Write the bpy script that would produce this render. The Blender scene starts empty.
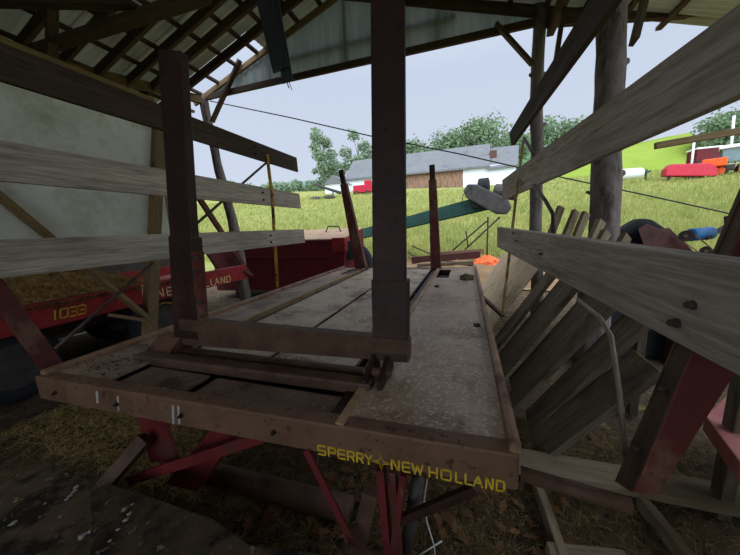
import bpy, bmesh, math, random
from mathutils import Vector, Matrix, noise
random.seed(7)
V = Vector
C = bpy.context.scene.collection
SC = bpy.context.scene

# ------------------------------------------------------------------ camera
F = 288.0
def _d(px, py): return V(((px-370)/F, -(py-277.5)/F, 1.0))
_Y = _d(466, 224).normalized()
_X = -_d(-543, 268); _X = (_X - _X.dot(_Y)*_Y).normalized()
_Z = _X.cross(_Y)
if _Z.y < 0: _Z = -_Z
EYE = V((0, 0, 1.72))
def ray(px, py):
    d = _d(px, py); return V((_X.dot(d), _Y.dot(d), _Z.dot(d)))
def PZ(px, py, z): r = ray(px, py); return EYE + r*((z-EYE.z)/r.z)
def PX(px, py, x): r = ray(px, py); return EYE + r*(x/r.x)
def PY(px, py, y): r = ray(px, py); return EYE + r*(y/r.y)
def PF(px, py, k): return EYE + ray(px, py)*k
cam = bpy.data.cameras.new('camera'); co = bpy.data.objects.new('camera', cam); C.objects.link(co)
cam.sensor_width = 36; cam.lens = F/740*36; cam.clip_start = 0.03; cam.clip_end = 3000
R = Matrix(((_X.x, _X.y, -_X.z), (_Y.x, _Y.y, -_Y.z), (_Z.x, _Z.y, -_Z.z)))
co.matrix_world = Matrix.Translation(EYE) @ R.to_4x4()
SC.camera = co
SC.view_settings.view_transform = 'Standard'; SC.view_settings.look = 'None'
SC.view_settings.gamma = 1; SC.view_settings.use_curve_mapping = False
SC.view_settings.exposure = 0.52

# ------------------------------------------------------------------ materials
def srgb(r, g, b):
    f = lambda c: ((c/255+0.055)/1.055)**2.4 if c > 10 else c/255/12.92
    return (f(r), f(g), f(b), 1)
class NT:
    def __init__(s, name):
        s.m = bpy.data.materials.new(name); s.m.use_nodes = True
        s.t = s.m.node_tree; s.b = s.t.nodes['Principled BSDF']; s.out = s.t.nodes['Material Output']
    def n(s, typ, **kw):
        o = s.t.nodes.new(typ)
        for k, v in kw.items():
            if k in o.inputs: o.inputs[k].default_value = v
            else: setattr(o, k, v)
        return o
    def l(s, a, b): s.t.links.new(a, b)
    def coords(s, stretch=(1, 1, 1), kind='Object', offset=True):
        tc = s.n('ShaderNodeTexCoord'); mp = s.n('ShaderNodeMapping')
        mp.inputs['Scale'].default_value = stretch
        s.l(tc.outputs[kind], mp.inputs['Vector'])
        if offset:
            oi = s.n('ShaderNodeObjectInfo'); mu = s.n('ShaderNodeMath', operation='MULTIPLY'); mu.inputs[1].default_value = 37.0
            s.l(oi.outputs['Random'], mu.inputs[0]); s.l(mu.outputs[0], mp.inputs['Location'])
        return mp.outputs[0]
    def noise(s, vec, scale, detail=5, rough=.6, dist=0):
        n = s.n('ShaderNodeTexNoise'); n.inputs['Scale'].default_value = scale
        n.inputs['Detail'].default_value = detail; n.inputs['Roughness'].default_value = rough
        n.inputs['Distortion'].default_value = dist
        s.l(vec, n.inputs['Vector']); return n.outputs[0]
    def ramp(s, fac, stops):
        r = s.n('ShaderNodeValToRGB'); e = r.color_ramp.elements
        while len(e) < len(stops): e.new(.5)
        for i, (p, c) in enumerate(stops): e[i].position = p; e[i].color = c if len(c) == 4 else (*c, 1)
        s.l(fac, r.inputs[0]); return r.outputs[0]
    def mix(s, fac, a, b, blend='MIX'):
        m = s.n('ShaderNodeMix', data_type='RGBA', blend_type=blend)
        if isinstance(fac, float): m.inputs[0].default_value = fac
        else: s.l(fac, m.inputs[0])
        for x, i in ((a, 6), (b, 7)):
            if isinstance(x, tuple): m.inputs[i].default_value = x
            else: s.l(x, m.inputs[i])
        return m.outputs[2]
    def bump(s, h, strength=.3, dist=.01):
        b = s.n('ShaderNodeBump'); b.inputs['Strength'].default_value = strength; b.inputs['Distance'].default_value = dist
        s.l(h, b.inputs['Height']); s.l(b.outputs[0], s.b.inputs['Normal'])
W1 = (1, 1, 1, 1); K0 = (0, 0, 0, 1)
def surf(name, c1, c2, scale=6, rough=.7, metal=0, bump=.25, c3=None, s3=3, t3=.6, stretch=(1, 1, 1), c4=None, s4=30, t4=.66, kind='Object', spec=.3):
    t = NT(name); v = t.coords(stretch, kind)
    n1 = t.noise(v, scale, 6, .65)
    col = t.ramp(n1, [(.3, c1), (.7, c2)])
    if c3:
        n3 = t.noise(v, s3, 5, .7); col = t.mix(t.ramp(n3, [(t3-.05, K0), (t3+.06, W1)]), col, c3)
    if c4:
        n4 = t.noise(v, s4, 3, .6); col = t.mix(t.ramp(n4, [(t4-.02, K0), (t4+.03, W1)]), col, c4)
    t.l(col, t.b.inputs['Base Color']); t.b.inputs['Roughness'].default_value = rough
    t.b.inputs['Metallic'].default_value = metal; t.b.inputs['Specular IOR Level'].default_value = spec
    if bump: t.bump(t.noise(v, scale*4, 5, .7), bump, .006)
    return t.m
def wood(name, c1, c2, c3, bump=.4, knots=True, stain=None):
    t = NT(name); v = t.coords((.6, 11, 11)); v2 = t.coords((.8, 2.4, 2.4))
    g = t.noise(v, 3.2, 8, .68, .6); g2 = t.noise(v, 11, 4, .6, .2)
    col = t.ramp(g, [(.28, c1), (.52, c2), (.75, c3)])
    col = t.mix(.35, col, t.ramp(g2, [(.35, c1), (.65, c3)]))
    big = t.noise(v2, 1.6, 3, .6); col = t.mix(t.ramp(big, [(.45, K0), (.75, (.55, .55, .55, 1))]), col, c1)
    if knots:
        vo = t.n('ShaderNodeTexVoronoi'); vo.inputs['Scale'].default_value = 1.9; t.l(t.coords((.7, 1.7, 1.7)), vo.inputs['Vector'])
        k = t.ramp(vo.outputs['Distance'], [(.03, W1), (.075, K0)]); dk = tuple(x*.35 for x in c1[:3])+(1,)
        col = t.mix(k, col, dk)
    if stain:
        st = t.noise(t.coords((1, 2.5, 2.5)), 1.7, 4, .6); col = t.mix(t.ramp(st, [(.52, K0), (.66, W1)]), col, stain)
    t.l(col, t.b.inputs['Base Color']); t.b.inputs['Roughness'].default_value = .85; t.b.inputs['Specular IOR Level'].default_value = .2
    t.bump(g, bump, .008); return t.m
M = {}
M['board'] = wood('weathered_grey_wood', srgb(116, 106, 96), srgb(182, 171, 158), srgb(218, 208, 194))
M['board_brown'] = wood('brown_grey_wood', srgb(48, 38, 32), srgb(74, 60, 51), srgb(96, 81, 70))
M['plank'] = wood('old_plank_wood', srgb(66, 57, 46), srgb(106, 94, 77), srgb(136, 122, 100), .5, True, srgb(72, 62, 50))
M['timber'] = wood('tan_timber', srgb(92, 74, 50), srgb(130, 108, 76), srgb(158, 134, 98))
M['rafter'] = wood('dark_rafter_wood', srgb(52, 42, 33), srgb(82, 68, 54), srgb(104, 88, 70))
M['plate'] = wood('brown_plate_wood', srgb(78, 64, 44), srgb(116, 98, 70), srgb(142, 122, 90))
M['ground_plank'] = wood('dirty_ground_plank', srgb(96, 84, 66), srgb(138, 122, 98), srgb(164, 148, 122), .4, True, srgb(104, 90, 68))
M['log'] = surf('log_bark', srgb(88, 80, 76), srgb(128, 118, 112), 5, .9, 0, .8, srgb(70, 60, 54), 2.4, .56, (3, 3, .7))
M['sheet'] = surf('tan_plywood', srgb(168, 146, 116), srgb(196, 176, 146), 3, .85, 0, .15, srgb(132, 112, 86), 2, .6)
M['dirtsheet'] = surf('dirty_plywood', srgb(66, 54, 40), srgb(108, 90, 68), 5, .95, 0, .6, srgb(40, 33, 25), 4, .54, (1, 1, 1), srgb(140, 124, 98), 22, .66)
M['rust'] = surf('brown_rusty_steel', srgb(68, 48, 37), srgb(106, 79, 62), 7, .65, .1, .2, srgb(58, 41, 32), 3, .58, (1, 1, 1), srgb(140, 118, 98), 34, .74)
M['beam'] = surf('dirty_brown_beam_paint', srgb(92, 66, 50), srgb(130, 98, 76), 6, .6, .1, .2, srgb(108, 84, 62), 3, .55, (1, 1, 1), srgb(72, 52, 42), 26, .64)
M['frame'] = surf('dark_maroon_frame_steel', srgb(42, 24, 22), srgb(64, 37, 32), 5, .55, .1, .2, srgb(72, 49, 40), 2.5, .62, (1, 1, 1), srgb(34, 23, 21), 22, .64)
M['deck'] = surf('dusty_deck_steel', srgb(150, 122, 98), srgb(190, 164, 140), 6, .5, .05, .2, srgb(128, 98, 74), 2.3, .55, (1, 1, 1), srgb(198, 184, 172), 70, .58)
M['deck_l'] = surf('dusty_brown_deck_steel', srgb(134, 112, 94), srgb(166, 144, 124), 5, .65, .05, .2, srgb(112, 88, 70), 2.2, .56, (1, 1, 1), srgb(176, 160, 146), 50, .66)
M['deck_c'] = surf('stained_centre_deck_steel', srgb(158, 134, 110), srgb(200, 178, 154), 4, .55, .05, .2, srgb(112, 78, 54), 1.5, .55, (1, 1, 1), srgb(206, 198, 190), 40, .62)
M['deck_front'] = surf('dull_front_panel_steel', srgb(112, 90, 80), srgb(148, 124, 112), 6, .6, .05, .2, srgb(90, 66, 54), 3, .57, (1, 1, 1), srgb(176, 160, 150), 45, .66)
M['edge'] = surf('tan_deck_edge_paint', srgb(150, 118, 84), srgb(178, 148, 112), 8, .6, .05, .2, srgb(112, 78, 54), 4, .56)
M['rail'] = surf('rusty_rim_rail', srgb(122, 92, 70), srgb(158, 126, 100), 8, .6, .1, .2, srgb(94, 62, 46), 4, .56)
M['reddark'] = surf('dirty_dark_red_paint', srgb(88, 26, 28), srgb(118, 38, 38), 5, .6, .05, .2, srgb(84, 44, 38), 3, .58, (1, 1, 1), srgb(110, 76, 66), 24, .7)
M['red'] = surf('faded_red_paint', srgb(128, 32, 34), srgb(160, 46, 44), 5, .55, .05, .15, srgb(104, 38, 34), 3, .6, (1, 1, 1), srgb(150, 96, 84), 24, .68)
M['redpost'] = surf('rusty_red_post_paint', srgb(74, 30, 28), srgb(100, 46, 40), 5, .6, .05, .2, srgb(110, 80, 64), 3, .56, (1, 1, 1), srgb(80, 48, 40), 24, .66)
M['redpale'] = surf('sun_faded_red_top', srgb(170, 96, 92), srgb(196, 130, 122), 5, .6, .05, .15, srgb(140, 60, 56), 3, .6)
M['redbox'] = surf('dark_red_machine_paint', srgb(92, 22, 30), srgb(112, 28, 36), 3, .6, .05, .08, srgb(80, 22, 28), 2, .62)
M['boxtop'] = surf('dusty_tan_lid', srgb(170, 140, 112), srgb(196, 168, 140), 4, .8, 0, .1)
M['green'] = surf('dark_green_paint', srgb(28, 62, 56), srgb(42, 82, 72), 4, .6, .05, .08, srgb(40, 58, 52), 2, .6)
M['galv'] = surf('grey_weathered_housing', srgb(58, 55, 53), srgb(80, 77, 74), 5, .85, .0, .2, srgb(50, 47, 45), 3, .6)
M['black'] = surf('black_rubber', srgb(22, 22, 24), srgb(38, 38, 40), 9, .75, 0, .2)
M['tire'] = surf('dusty_tyre_rubber', srgb(26, 27, 30), srgb(48, 50, 54), 7, .8, 0, .3)
M['belt'] = surf('dark_blue_grey_rubber', srgb(38, 42, 48), srgb(64, 70, 78), 5, .5, 0, .2, stretch=(8, 8, .6))
M['tarp'] = surf('black_tarp', srgb(14, 14, 16), srgb(26, 26, 29), 4, .85, 0, .4)
M['brownsheet'] = surf('red_brown_sheet', srgb(62, 34, 30), srgb(86, 50, 43), 4, .8, 0, .2, srgb(50, 30, 26), 2, .6)
M['blue'] = surf('blue_motor_paint', srgb(40, 96, 150), srgb(60, 124, 176), 6, .5, .05, .1)
M['darkmetal'] = surf('dark_metal', srgb(52, 48, 46), srgb(80, 74, 70), 8, .6, .2, .2)
M['yellow'] = surf('yellow_lettering_paint', srgb(200, 164, 32), srgb(226, 192, 60), 30, .6, 0, .05, srgb(150, 116, 40), 20, .7)
M['cream'] = surf('cream_lettering_paint', srgb(214, 190, 130), srgb(232, 212, 160), 30, .6, 0, .05)
M['ypipe'] = surf('chipped_yellow_pipe', srgb(176, 132, 36), srgb(200, 158, 60), 9, .6, .05, .15, srgb(92, 66, 44), 5, .55)
M['tanpipe'] = surf('tan_yellow_flat_bar', srgb(132, 104, 54), srgb(164, 134, 80), 9, .6, .05, .15, srgb(92, 70, 46), 5, .57)
M['rod'] = surf('bare_steel_rod', srgb(120, 106, 94), srgb(150, 136, 124), 9, .55, .3, .1)
M['rodd'] = surf('dark_steel_rod', srgb(58, 46, 44), srgb(86, 70, 66), 9, .6, .2, .1)
M['hole'] = surf('dark_dirt_clod', srgb(30, 26, 23), srgb(52, 44, 37), 12, .9, 0, .4)
M['orange'] = surf('orange_plastic_net', srgb(224, 92, 40), srgb(240, 124, 66), 8, .6, 0, .2)
M['tractor'] = surf('orange_tractor_paint', srgb(226, 84, 24), srgb(240, 106, 40), 3, .4, 0, .0)
M['cover'] = surf('red_plastic_cover', srgb(168, 20, 44), srgb(192, 34, 58), 3, .5, 0, .2)
M['white'] = surf('white_paint', srgb(226, 230, 232), srgb(240, 242, 244), 3, .6, 0, .05)
M['barnwhite'] = surf('white_barn_boards', srgb(214, 220, 224), srgb(232, 236, 240), 2, .8, 0, .05, stretch=(6, 6, .3))
M['barnwood'] = surf('brown_barn_boards', srgb(122, 94, 74), srgb(160, 126, 100), 2, .85, 0, .1, srgb(98, 76, 62), 1, .55, (5, 5, .4))
M['barnroof'] = surf('grey_shingle_roof', srgb(104, 106, 107), srgb(120, 122, 123), 1.2, .9, 0, .1, srgb(96, 98, 99), .4, .6)
M['brick'] = surf('chimney_brick', srgb(84, 58, 52), srgb(106, 74, 66), 6, .9, 0, .2)
M['glass'] = surf('dark_cab_glass', srgb(90, 116, 118), srgb(120, 148, 150), 2, .1, 0, 0, spec=.6)
M['wire'] = surf('black_cable', srgb(24, 24, 26), srgb(34, 34, 36), 4, .6, 0, 0)
M['dropping'] = surf('dried_droppings', srgb(150, 146, 138), srgb(186, 182, 174), 40, .9, 0, .2)
M['strand'] = surf('white_poly_wire', srgb(196, 190, 178), srgb(214, 208, 196), 9, .6, 0, 0)
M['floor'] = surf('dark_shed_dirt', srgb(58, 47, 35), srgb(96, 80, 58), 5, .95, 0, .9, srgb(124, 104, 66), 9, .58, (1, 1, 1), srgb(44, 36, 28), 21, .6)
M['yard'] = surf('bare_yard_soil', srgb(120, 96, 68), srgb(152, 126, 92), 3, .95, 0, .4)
M['outwall'] = surf('old_siding', srgb(72, 66, 58), srgb(98, 90, 80), 3, .85, 0, .2, stretch=(4, 4, .4))

def translucent(name, c1, c2, scale, tr, mould=None, stretch=(1, 1, 1)):
    t = NT(name); v = t.coords(stretch); col = t.ramp(t.noise(v, scale, 5, .6), [(.35, c1), (.65, c2)])
    if mould: col = t.mix(t.ramp(t.noise(v, 1.1, 6, .75), [(.5, K0), (.72, (.85, .85, .85, 1))]), col, mould)
    t.l(col, t.b.inputs['Base Color']); t.b.inputs['Roughness'].default_value = .6
    tb = t.n('ShaderNodeBsdfTranslucent'); t.l(col, tb.inputs['Color'])
    mx = t.n('ShaderNodeMixShader'); mx.inputs[0].default_value = tr
    t.l(t.b.outputs[0], mx.inputs[1]); t.l(tb.outputs[0], mx.inputs[2]); t.l(mx.outputs[0], t.out.inputs[0]); return t.m
M['roofing'] = translucent('pale_fibreglass_roofing', srgb(140, 144, 116), srgb(166, 168, 142), 2, .05, srgb(118, 118, 84))
M['panel'] = translucent('white_wall_panel', srgb(226, 226, 216), srgb(238, 238, 230), 1.2, .14, srgb(164, 170, 138))
M['siding'] = translucent('grey_green_gable_siding', srgb(132, 140, 142), srgb(156, 164, 166), 2, .26, None, (5, 5, .5))

def foliage(name, c1, c2, c3, sc=.9):
    t = NT(name); tc = t.n('ShaderNodeTexCoord'); g = t.noise(tc.outputs['Object'], sc, 4, .7)
    col = t.ramp(g, [(.3, c1), (.5, c2), (.72, c3)])
    t.l(col, t.b.inputs['Base Color']); t.b.inputs['Roughness'].default_value = .8; t.b.inputs['Specular IOR Level'].default_value = .1
    tb = t.n('ShaderNodeBsdfTranslucent'); t.l(col, tb.inputs['Color'])
    mx = t.n('ShaderNodeMixShader'); mx.inputs[0].default_value = .3
    t.l(t.b.outputs[0], mx.inputs[1]); t.l(tb.outputs[0], mx.inputs[2]); t.l(mx.outputs[0], t.out.inputs[0]); return t.m
M['leaf'] = foliage('tree_leaves', srgb(92, 114, 84), srgb(118, 140, 104), srgb(146, 164, 124))
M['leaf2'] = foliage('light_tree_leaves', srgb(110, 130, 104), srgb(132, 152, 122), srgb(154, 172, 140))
M['grass'] = foliage('field_grass_blades', srgb(124, 138, 70), srgb(158, 164, 94), srgb(186, 176, 112))
M['straw'] = foliage('dry_straw', srgb(76, 62, 40), srgb(120, 100, 66), srgb(178, 156, 110), 22)
M['straw_pale'] = foliage('pale_straw', srgb(128, 106, 64), srgb(180, 154, 98), srgb(222, 198, 142), 22)
M['hay'] = foliage('old_brown_hay', srgb(96, 74, 42), srgb(150, 120, 74), srgb(196, 166, 112), 22)
M['deadleaf'] = foliage('dead_leaves', srgb(92, 62, 38), srgb(128, 94, 62), srgb(160, 128, 92))
def field_mat():
    t = NT('meadow'); tc = t.n('ShaderNodeTexCoord'); v = tc.outputs['Object']
    a = t.noise(v, .22, 5, .65); b = t.noise(v, 2.5, 6, .75)
    col = t.ramp(a, [(.3, srgb(120, 136, 68)), (.5, srgb(146, 154, 84)), (.7, srgb(174, 166, 100))])
    col = t.mix(.5, col, t.ramp(b, [(.3, srgb(120, 136, 72)), (.7, srgb(178, 172, 112))]))
    t.l(col, t.b.inputs['Base Color']); t.b.inputs['Roughness'].default_value = .95; t.b.inputs['Specular IOR Level'].default_value = .05
    t.bump(b, .8, .2); return t.m
M['field'] = field_mat()
M['hillfield'] = surf('mown_hill_field', srgb(122, 142, 56), srgb(138, 156, 68), .12, .95, 0, .2, kind='Object', spec=.05)
M['forest'] = surf('wooded_hillside', srgb(70, 100, 66), srgb(104, 132, 88), .25, .95, 0, .9, srgb(84, 110, 80), .05, .5, spec=.05)
M['farhill'] = surf('far_wooded_hills_haze_tint', srgb(98, 128, 122), srgb(122, 150, 142), .02, .95, 0, .2, spec=.05)  # pale blue-green tint paints distance haze into the hill colour

# ------------------------------------------------------------------ objects
WM = {}
def setmat(o, parent, Mw):
    if parent is not None:
        o.parent = parent; o.matrix_basis = WM[parent.name].inverted() @ Mw
    else: o.matrix_basis = Mw
    WM[o.name] = Mw.copy()
def tag(o, label=None, cat=None, group=None, kind=None):
    if label: o['label'] = label
    if cat: o['category'] = cat
    if group: o['group'] = group
    if kind: o['kind'] = kind
    return o
def thing(name, label, cat, loc=(0, 0, 0), group=None, kind=None):
    o = bpy.data.objects.new(name, None); C.objects.link(o); o.empty_display_size = .2
    setmat(o, None, Matrix.Translation(V(loc))); return tag(o, label, cat, group, kind)
class MB:
    def __init__(s): s.v = []; s.f = []
    def add(s, vs, fs):
        b = len(s.v); s.v += [V(v) for v in vs]; s.f += [tuple(b+i for i in f) for f in fs]; return s
    def hexa(s, a, b):      # two matching quads
        n = len(a); return s.add(list(a)+list(b), [tuple(range(n))[::-1], tuple(range(n, 2*n))]+[(i, (i+1) % n, n+(i+1) % n, n+i) for i in range(n)])
    def box(s, lo, hi):
        (x0, y0, z0), (x1, y1, z1) = lo, hi
        return s.hexa([(x0, y0, z0), (x1, y0, z0), (x1, y1, z0), (x0, y1, z0)], [(x0, y0, z1), (x1, y0, z1), (x1, y1, z1), (x0, y1, z1)])
    def bar(s, p0, p1, w, h, up=(0, 0, 1), w1=None, h1=None):
        p0, p1 = V(p0), V(p1); d = (p1-p0).normalized(); a = d.cross(V(up))
        if a.length < 1e-4: a = d.cross(V((0, 1, 0)))
        a.normalize(); u = a.cross(d)
        w1 = w if w1 is None else w1; h1 = h if h1 is None else h1
        q = lambda p, w, h: [p-a*w/2-u*h/2, p+a*w/2-u*h/2, p+a*w/2+u*h/2, p-a*w/2+u*h/2]
        return s.hexa(q(p0, w, h), q(p1, w1, h1))
    def tube(s, pts, r, n=10, radii=None, caps=True):
        pts = [V(p) for p in pts]; rings = []; base = len(s.v); pa = None
        for i, p in enumerate(pts):
            d = (pts[min(i+1, len(pts)-1)]-pts[max(i-1, 0)]).normalized()
            a = d.cross(V((0, 0, 1))) if pa is None else pa-d*pa.dot(d)
            if a.length < 1e-3: a = d.cross(V((0, 1, 0)))
            a.normalize(); pa = a; b = a.cross(d); rr = radii[i] if radii else r
            s.v += [p+(a*math.cos(2*math.pi*k/n)+b*math.sin(2*math.pi*k/n))*rr for k in range(n)]
        for i in range(len(pts)-1):
            for k in range(n):
                s.f.append((base+i*n+k, base+i*n+(k+1) % n, base+(i+1)*n+(k+1) % n, base+(i+1)*n+k))
        if caps:
            s.f.append(tuple(base+k for k in range(n))[::-1]); s.f.append(tuple(base+(len(pts)-1)*n+k for k in range(n)))
        return s
    def lathe(s, c, axis, prof, n=24):      # prof: (along, radius)
        c = V(c); d = V(axis).normalized(); a = d.cross(V((0, 0, 1)))
        if a.length < 1e-3: a = V((1, 0, 0))
        a.normalize(); b = a.cross(d); base = len(s.v); m = len(prof)
        for t, r in prof:
            s.v += [c+d*t+(a*math.cos(2*math.pi*k/n)+b*math.sin(2*math.pi*k/n))*r for k in range(n)]
        for i in range(m-1):
            for k in range(n): s.f.append((base+i*n+k, base+i*n+(k+1) % n, base+(i+1)*n+(k+1) % n, base+(i+1)*n+k))
        s.f.append(tuple(base+k for k in range(n))[::-1]); s.f.append(tuple(base+(m-1)*n+k for k in range(n)))
        return s
    def build(s, name, mat, parent=None, Mw=None, bevel=0, smooth=False, label=None, recalc=True):
        me = bpy.data.meshes.new(name)
        if Mw is None:
            n = len(s.v); lo = V((min(v.x for v in s.v), min(v.y for v in s.v), min(v.z for v in s.v))); hi = V((max(v.x for v in s.v), max(v.y for v in s.v), max(v.z for v in s.v)))
            c = V(((lo.x+hi.x)/2, (lo.y+hi.y)/2, lo.z)); Mw = Matrix.Translation(c); vs = [v-c for v in s.v]
        else: vs = s.v
        me.from_pydata([tuple(v) for v in vs], [], s.f)
        if recalc:
            bm = bmesh.new(); bm.from_mesh(me); bmesh.ops.recalc_face_normals(bm, faces=bm.faces)
            if bevel: bmesh.ops.bevel(bm, geom=[e for e in bm.edges if e.is_manifold and e.calc_face_angle(0) > .6], offset=bevel, segments=2, affect='EDGES', profile=.6, clamp_overlap=True)
            bm.to_mesh(me); bm.free()
        if smooth:
            for p in me.polygons: p.use_smooth = True
        me.materials.append(M[mat] if isinstance(mat, str) else mat)
        o = bpy.data.objects.new(name, me); C.objects.link(o); setmat(o, parent, Mw)
        if label: o['label'] = label
        return o
def bar(name, p0, p1, w, h, mat, parent=None, up=(0, 0, 1), bevel=.005, label=None, sag=0, seg=1, ragged=0):
    """a straight member whose own X axis runs along it (so grain follows)"""
    p0, p1 = V(p0), V(p1); d = p1-p0; L = d.length; d.normalize(); a = V(up).cross(d)
    if a.length < 1e-4: a = V((0, 1, 0)).cross(d)
    a.normalize(); u = d.cross(a)
    Mw = Matrix(((d.x, a.x, u.x, p0.x), (d.y, a.y, u.y, p0.y), (d.z, a.z, u.z, p0.z), (0, 0, 0, 1)))
    m = MB().box((0, -w/2, -h/2), (L, w/2, h/2))
    if ragged:
        for v in m.v: v += V((random.uniform(-1, 1), random.uniform(-.3, .3), random.uniform(-.3, .3)))*ragged
    return m.build(name, mat, parent, Mw, bevel, label=label)
def board(name, q0, q1, thick, mat, parent=None, bevel=.005, label=None):
    """plank given by its face's bottom/top points at both ends; thick is a vector away from the face"""
    (b0, t0), (b1, t1) = q0, q1; p0 = V(b0); d = (V(b1)-p0); L = d.length; d.normalize()
    u = (V(t0)-p0); u -= d*u.dot(d); u.normalize(); a = u.cross(d)
    Mw = Matrix(((d.x, a.x, u.x, p0.x), (d.y, a.y, u.y, p0.y), (d.z, a.z, u.z, p0.z), (0, 0, 0, 1))); inv = Mw.inverted(); th = V(thick)
    A = [V(b0), V(t0), V(t0)+th, V(b0)+th]; B = [V(b1), V(t1), V(t1)+th, V(b1)+th]
    return MB().hexa([inv@p for p in A], [inv@p for p in B]).build(name, mat, parent, Mw, bevel, label=label)
def bolt(p, n, r, mat, parent, name='bolt'):
    p, n = V(p), V(n).normalized()
    return MB().lathe(p, n, [(-.002, r*1.35), (.004, r*1.35), (.005, r), (.014, r*.9), (.018, r*.5)], 10).build(name, mat, parent, smooth=False)

# lettering: strokes on a 0..1 cell
G = {
 'S': [[(1, 1), (.1, 1), (0, .9), (0, .6), (.1, .5), (.9, .5), (1, .4), (1, .1), (.9, 0), (0, 0)]],
 'P': [[(0, 0), (0, 1)], [(0, 1), (.9, 1), (1, .9), (1, .55), (.9, .45), (.25, .45)]],
 'E': [[(1, 1), (.1, 1), (0, .9), (0, .1), (.1, 0), (1, 0)], [(.2, .5), (.95, .5)]],
 'R': [[(0, 0), (0, 1)], [(0, 1), (.9, 1), (1, .9), (1, .55), (.9, .45), (.25, .45)], [(.55, .45), (1, 0)]],
 'Y': [[(0, 1), (.5, .5), (1, 1)], [(.5, .5), (.5, 0)]],
 'N': [[(0, 0), (0, 1), (.15, 1), (.85, 0), (1, 0), (1, 1)]],
 'W': [[(0, 1), (.25, 0), (.5, .9), (.75, 0), (1, 1)]],
 'H': [[(0, 0), (0, 1)], [(1, 0), (1, 1)], [(0, .5), (1, .5)]],
 'O': [[(.12, 0), (.88, 0), (1, .12), (1, .88), (.88, 1), (.12, 1), (0, .88), (0, .12), (.12, 0)]],
 'L': [[(0, 1), (0, .1), (.1, 0), (1, 0)]],
 'A': [[(0, 0), (.1, .2), (.5, 1), (.9, .2), (1, 0)], [(.25, .35), (.75, .35)]],
 'D': [[(0, 0), (0, 1), (.8, 1), (1, .8), (1, .2), (.8, 0), (0, 0)]],
 '1': [[(.35, .85), (.6, 1), (.6, 0)]],
 '0': [[(.12, 0), (.88, 0), (1, .12), (1, .88), (.88, 1), (.12, 1), (0, .88), (0, .12), (.12, 0)]],
 '3': [[(0, 1), (.9, 1), (1, .9), (1, .6), (.9, .5), (.25, .5)], [(.9, .5), (1, .4), (1, .1), (.9, 0), (0, 0)]],
}
def lettering(items, org, ex, ez, mat, parent, st=.012, slant=0, name='lettering'):
    """items: (char, x, width, height, z) along ex from org, standing proud of the face"""
    ex, ez = V(ex).normalized(), V(ez).normalized(); nrm = ex.cross(ez).normalized(); org = V(org); m = MB()
    for ch, x, w, h, z in items:
        if ch == '*':
            c = org+ex*(x+w/2)+ez*(z+h/2)
            for k in range(4):
                a = k*math.pi/2; d = ex*math.cos(a)+ez*math.sin(a); e = ex*math.cos(a+math.pi/4)+ez*math.sin(a+math.pi/4); e2 = ex*math.cos(a-math.pi/4)+ez*math.sin(a-math.pi/4)
                tip = c+d*h*.95; i1 = c+e*h*.26; i2 = c+e2*h*.26; o2 = c+d*h*.26
                for P in ([tip, i1, i1*.55+o2*.45], [tip, i2, i2*.55+o2*.45]):
                    m.hexa([p-nrm*.001 for p in P], [p+nrm*.0025 for p in P])
            continue
        for line in G[ch]:
            for (x0, z0), (x1, z1) in zip(line, line[1:]):
                a = org+ex*(x+x0*w+slant*z0*h)+ez*(z+z0*h); b = org+ex*(x+x1*w+slant*z1*h)+ez*(z+z1*h); d = (b-a).normalized()*st*.4
                m.bar(a-d, b+d, st, .003, up=nrm)
    return m.build(name, mat, parent, recalc=True)

# ================================================================== SETTING
# shed floor
m = MB(); nx, ny = 96, 80
def fz(x, y): return .03*noise.noise(V((x*1.3, y*1.3, 0)))+.012*noise.noise(V((x*6, y*6, 3)))
for j in range(ny+1):
    for i in range(nx+1):
        x = -16+21.5*i/nx; y = -5+16.0*j/ny; m.v.append(V((x, y, fz(x, y)-.02)))
for j in range(ny):
    for i in range(nx): a = j*(nx+1)+i; m.f.append((a, a+1, a+nx+2, a+nx+1))
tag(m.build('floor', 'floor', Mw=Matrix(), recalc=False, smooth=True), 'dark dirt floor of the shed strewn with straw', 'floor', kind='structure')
# meadow
def H(x, y):
    t = y-12; t = math.log(1+math.exp(min(t*1.2, 60)))/1.2
    s = .188-.07*min(0, max(-1.1, x/max(y, 4)))
    T = 42
    if t > T: t = T+6*(1-math.exp(-(t-T)/6)) - .0*(t-T)
    return s*t-.05+.12*noise.noise(V((x*.15, y*.15, 0)))*min(1, max(0, (y-11)/6))
m = MB(); ys = [-30, -10, 0, 5, 8]+[8.5+.5*i for i in range(24)]+[21+1.4*i for i in range(40)]; xs = [-120+3.0*i for i in range(26)]+[-41+1.1*i for i in range(80)]+[48+3*i for i in range(30)]
for y in ys:
    for x in xs: m.v.append(V((x, y, H(x, y))))
for j in range(len(ys)-1):
    for i in range(len(xs)-1): a = j*len(xs)+i; m.f.append((a, a+1, a+len(xs)+1, a+len(xs)))
tag(m.build('field', 'field', Mw=Matrix(), recalc=False, smooth=True), 'tall yellow green meadow sloping up behind the shed', 'field', kind='structure')
# bare yard strip behind the shed
m = MB()
for j in range(9):
    for i in range(31):
        x = -5+12*i/30; y = 8.0+5.6*j/8+.5*noise.noise(V((x*.7, j*.5, 1))); m.v.append(V((x, y, max(H(x, y), -.02)+.035)))
for j in range(8):
    for i in range(30): a = j*31+i; m.f.append((a, a+1, a+32, a+31))
tag(m.build('ground_yard', 'yard', Mw=Matrix(), recalc=False, smooth=True), 'bare soil strip behind the shed where the debris lies', 'ground', kind='structure')
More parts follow.
